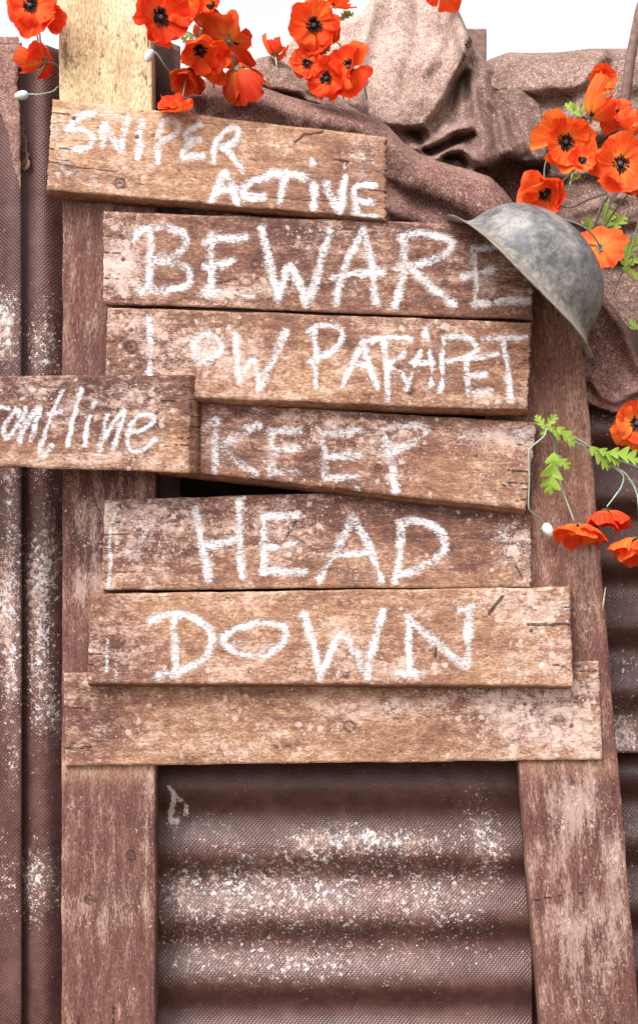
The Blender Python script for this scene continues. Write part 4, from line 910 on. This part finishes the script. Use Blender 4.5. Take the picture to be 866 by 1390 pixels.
ME_BUD = lathe('bud', [(0.10, -0.05), (0.42, 0.12), (0.64, 0.45), (0.70, 0.85), (0.62, 1.35), (0.38, 1.8), (0.06, 2.02)], 14, M_BUD)
def bud_matrix(p0, p1, rad):
    z = (Vector(p1) - Vector(p0)).normalized(); x = z.cross(Vector((0.2, 1, 0.1))).normalized(); yv = z.cross(x)
    return Matrix.Translation(p0) @ Matrix((x, yv, z)).transposed().to_4x4() @ Matrix.Scale(rad, 4)
def budthing(a, b, rad, y, stem, label):
    root = thing('poppy_bud', label, 'bud', P(*a, y), 'pale poppy buds')
    link('bud', ME_BUD, root, bud_matrix(Vector((0, 0, 0)), P(*b, y - 0.004) - P(*a, y), rad))
    pts = [Vector(q) for q in spline([(0, 0, 0)] + [tuple(P(*q) - root.location) for q in stem], 6)]
    v_, f_ = tube(pts, 0.0012, 6); link('stem', mesh_np('stem', v_, f_, mat=M_STEM), root)
budthing((39, 128), (20, 131), 0.0105, 0.0, [(55, 128, 0.0), (72, 124, 0.01), (79, 118, 0.02), (90, 112, 0.06)], 'pale grey bud on a curved stalk left of the SNIPER plank')
budthing((207, 68), (201, 80), 0.0105, -0.02, [(215, 75, -0.02), (225, 90, -0.01), (236, 105, 0.03)], 'pale blue bud in front of the right side of the pale post')
budthing((830, 270), (832, 256), 0.0115, 0.01, [(824, 285, 0.02), (816, 310, 0.04), (810, 335, 0.06)], 'whitish bud standing among thin stems right of the helmet')

def leaf_mesh(seed):
    r = random.Random(seed); n = 40; V, F = [], []
    for i in range(n + 1):
        s = i / n
        w_ = 0.30 * math.sin(math.pi * min(1, s * 0.92 + 0.06)) ** 0.6
        lob = 0.18 + 0.82 * abs(math.sin(math.pi * (3.4 * s + 0.15))) ** 0.9
        w_ *= lob
        bend = 0.10 * math.sin(s * 2.6 + seed)
        for side in (-1, -0.5, 0, 0.5, 1):
            V.append((s + 0.75 * abs(side) * w_, side * w_ + bend * s, 0.22 * abs(side) * w_ - 0.16 * s * s + 0.02 * math.sin(9 * s + side * 2)))
    for i in range(n):
        for j in range(4): F.append((i*5+j, (i+1)*5+j, (i+1)*5+j+1, i*5+j+1))
    return mesh_np('leaf', V, F, mat=M_LEAF)
LEAVES = [leaf_mesh(k) for k in range(4)]
def leaf_matrix(a, b, y0, y1, origin):
    p0, p1 = P(*a, y0) - origin, P(*b, y1) - origin; x = p1 - p0; L = x.length; x.normalize()
    z = Vector((0.15, -1, 0.35)); z = (z - x * z.dot(x)).normalized(); yv = z.cross(x)
    return Matrix.Translation(p0) @ Matrix((x, yv, z)).transposed().to_4x4() @ Matrix.Scale(L, 4)
def leafthing(segs, y, label, stem=None):
    root = thing('poppy_leaf', label, 'leaf', P(*segs[0][0], y), 'green poppy leaves')
    for k, (a, b) in enumerate(segs): link('leaf', LEAVES[(k + int(a[0])) % 4], root, leaf_matrix(a, b, y, y - 0.006, root.location))
    if stem:
        v_, f_ = tube([Vector(q) for q in spline([tuple(P(*q) - root.location) for q in stem], 6)], 0.0012, 6); link('stem', mesh_np('stem', v_, f_, mat=M_STEM), root)
leafthing([((720, 292), (706, 280)), ((722, 290), (714, 252)), ((722, 288), (731, 274))], 0.04, 'green leaf sprig between the sacking folds and the poppy above the helmet')
leafthing([((818, 318), (846, 292)), ((815, 318), (832, 288)), ((800, 322), (797, 296)), ((800, 322), (788, 318))], 0.07, 'green leaf sprig rising behind the thin stems right of the helmet')
leafthing([((850, 372), (848, 340)), ((852, 360), (874, 348)), ((850, 350), (866, 322)), ((848, 352), (842, 322)), ((852, 366), (872, 382))], 0.03, 'big green leaves at the right edge beside the back-turned poppy', stem=[(832, 400, 0.06), (842, 375, 0.05), (852, 350, 0.03), (866, 300, 0.02), (872, 260, 0.02)])
leafthing([((782, 150), (776, 140)), ((790, 158), (768, 142)), ((786, 155), (793, 140))], 0.10, 'yellow-green leaf behind the fan shaped poppy')
leafthing([((772, 236), (778, 214)), ((774, 246), (786, 236)), ((822, 275), (818, 292)), ((826, 250), (836, 238))], 0.05, 'small leaves caught between the stems above the helmet crown')
leafthing([((866, 446), (854, 434)), ((866, 446), (855, 444))], 0.03, 'tiny green leaf tip at the right edge on the dark sacking')
leafthing([((430, 78), (424, 62)), ((430, 78), (446, 62)), ((432, 80), (438, 66))], 0.09, 'green leaves in the gap of the hump cluster', stem=[(430, 62, 0.09), (428, 80, 0.09), (426, 100, 0.09)])
leafthing([((462, 28), (478, 16)), ((462, 28), (470, 14))], 0.12, 'blurred leaf at the top beside the highest hump poppy')
leafthing([((248, 45), (262, 52)), ((250, 42), (244, 30)), ((246, 46), (252, 58))], 0.01, 'grey-green leaf inside the bunch by the pale post', stem=[(236, 40, 0.0), (256, 44, 0.0), (276, 58, -0.01)])
spray = thing('poppy_spray', 'fabric poppy spray with three hanging flowers, leaves and a bud draped over the right post', 'poppy spray', P(741, 580, -0.05), 'poppies at the lower right')
o0 = spray.location
def sp_stem(pts, r=0.0013):
    v_, f_ = tube([Vector(q) for q in spline([tuple(P(*q) - o0) for q in pts], 7)], r, 6); link('stem', mesh_np('stem', v_, f_, mat=M_STEM), spray)
sp_stem([(741, 578, -0.045), (760, 585, -0.03), (790, 600, -0.02), (815, 617, -0.01), (842, 626, 0.0), (880, 640, 0.01)], 0.0016)
sp_stem([(742, 582, -0.045), (775, 598, -0.03), (805, 612, -0.01), (830, 632, -0.01), (845, 645, -0.01), (843, 660, -0.01), (833, 675, -0.02), (823, 688, -0.02)])
sp_stem([(836, 634, -0.01), (850, 645, -0.01), (862, 665, -0.01), (866, 685, -0.015), (868, 726, -0.02)])
sp_stem([(741, 582, -0.05), (738, 592, -0.055), (722, 606, -0.057), (717, 615, -0.058), (718, 650, -0.058), (717, 686, -0.055), (722, 696, -0.045), (732, 703, -0.03), (739, 711, -0.02)])
sp_stem([(742, 583, -0.045), (752, 594, -0.03), (756, 612, -0.02), (757, 640, -0.015), (765, 670, -0.02), (779, 708, -0.03)])
sp_stem([(742, 583, -0.045), (752, 600, -0.03), (750, 625, -0.02), (743, 660, -0.02)], 0.0010)
for a, b in (((741, 584), (728, 564)), ((741, 582), (752, 562)), ((740, 582), (734, 590)), ((752, 614), (742, 668)), ((752, 618), (772, 636)), ((755, 580), (782, 600)), ((800, 606), (826, 636)), ((812, 610), (842, 626)), ((826, 614), (868, 620)), ((745, 580), (762, 594))):
    link('leaf', LEAVES[int(a[0] + b[1]) % 4], spray, leaf_matrix(a, b, -0.045 if a[0] < 790 else -0.02, -0.045 if a[0] < 790 else -0.02, o0))
link('bud', ME_BUD, spray, bud_matrix(P(738, 711, -0.02) - o0, P(749, 728, -0.024) - o0, 0.0115))
def sp_flower(u, v, r, f, kind, y, seed):
    e = bpy.data.objects.new('flower', None); col.objects.link(e); e.parent = spray; e.location = P(u, v, y) - o0; e.empty_display_size = 0.02
    flower(e, Vector((0, 0, 0)), r, f, kind, seed, y)
sp_flower(786, 713, 37, (0.05, -0.88, 0.35), 'cup', -0.03, 41)
sp_flower(822, 693, 31, (-0.10, -0.85, 0.30), 'cup', -0.015, 42)
sp_flower(866, 732, 39, (-0.25, -0.85, 0.30), 'cup', -0.02, 43)
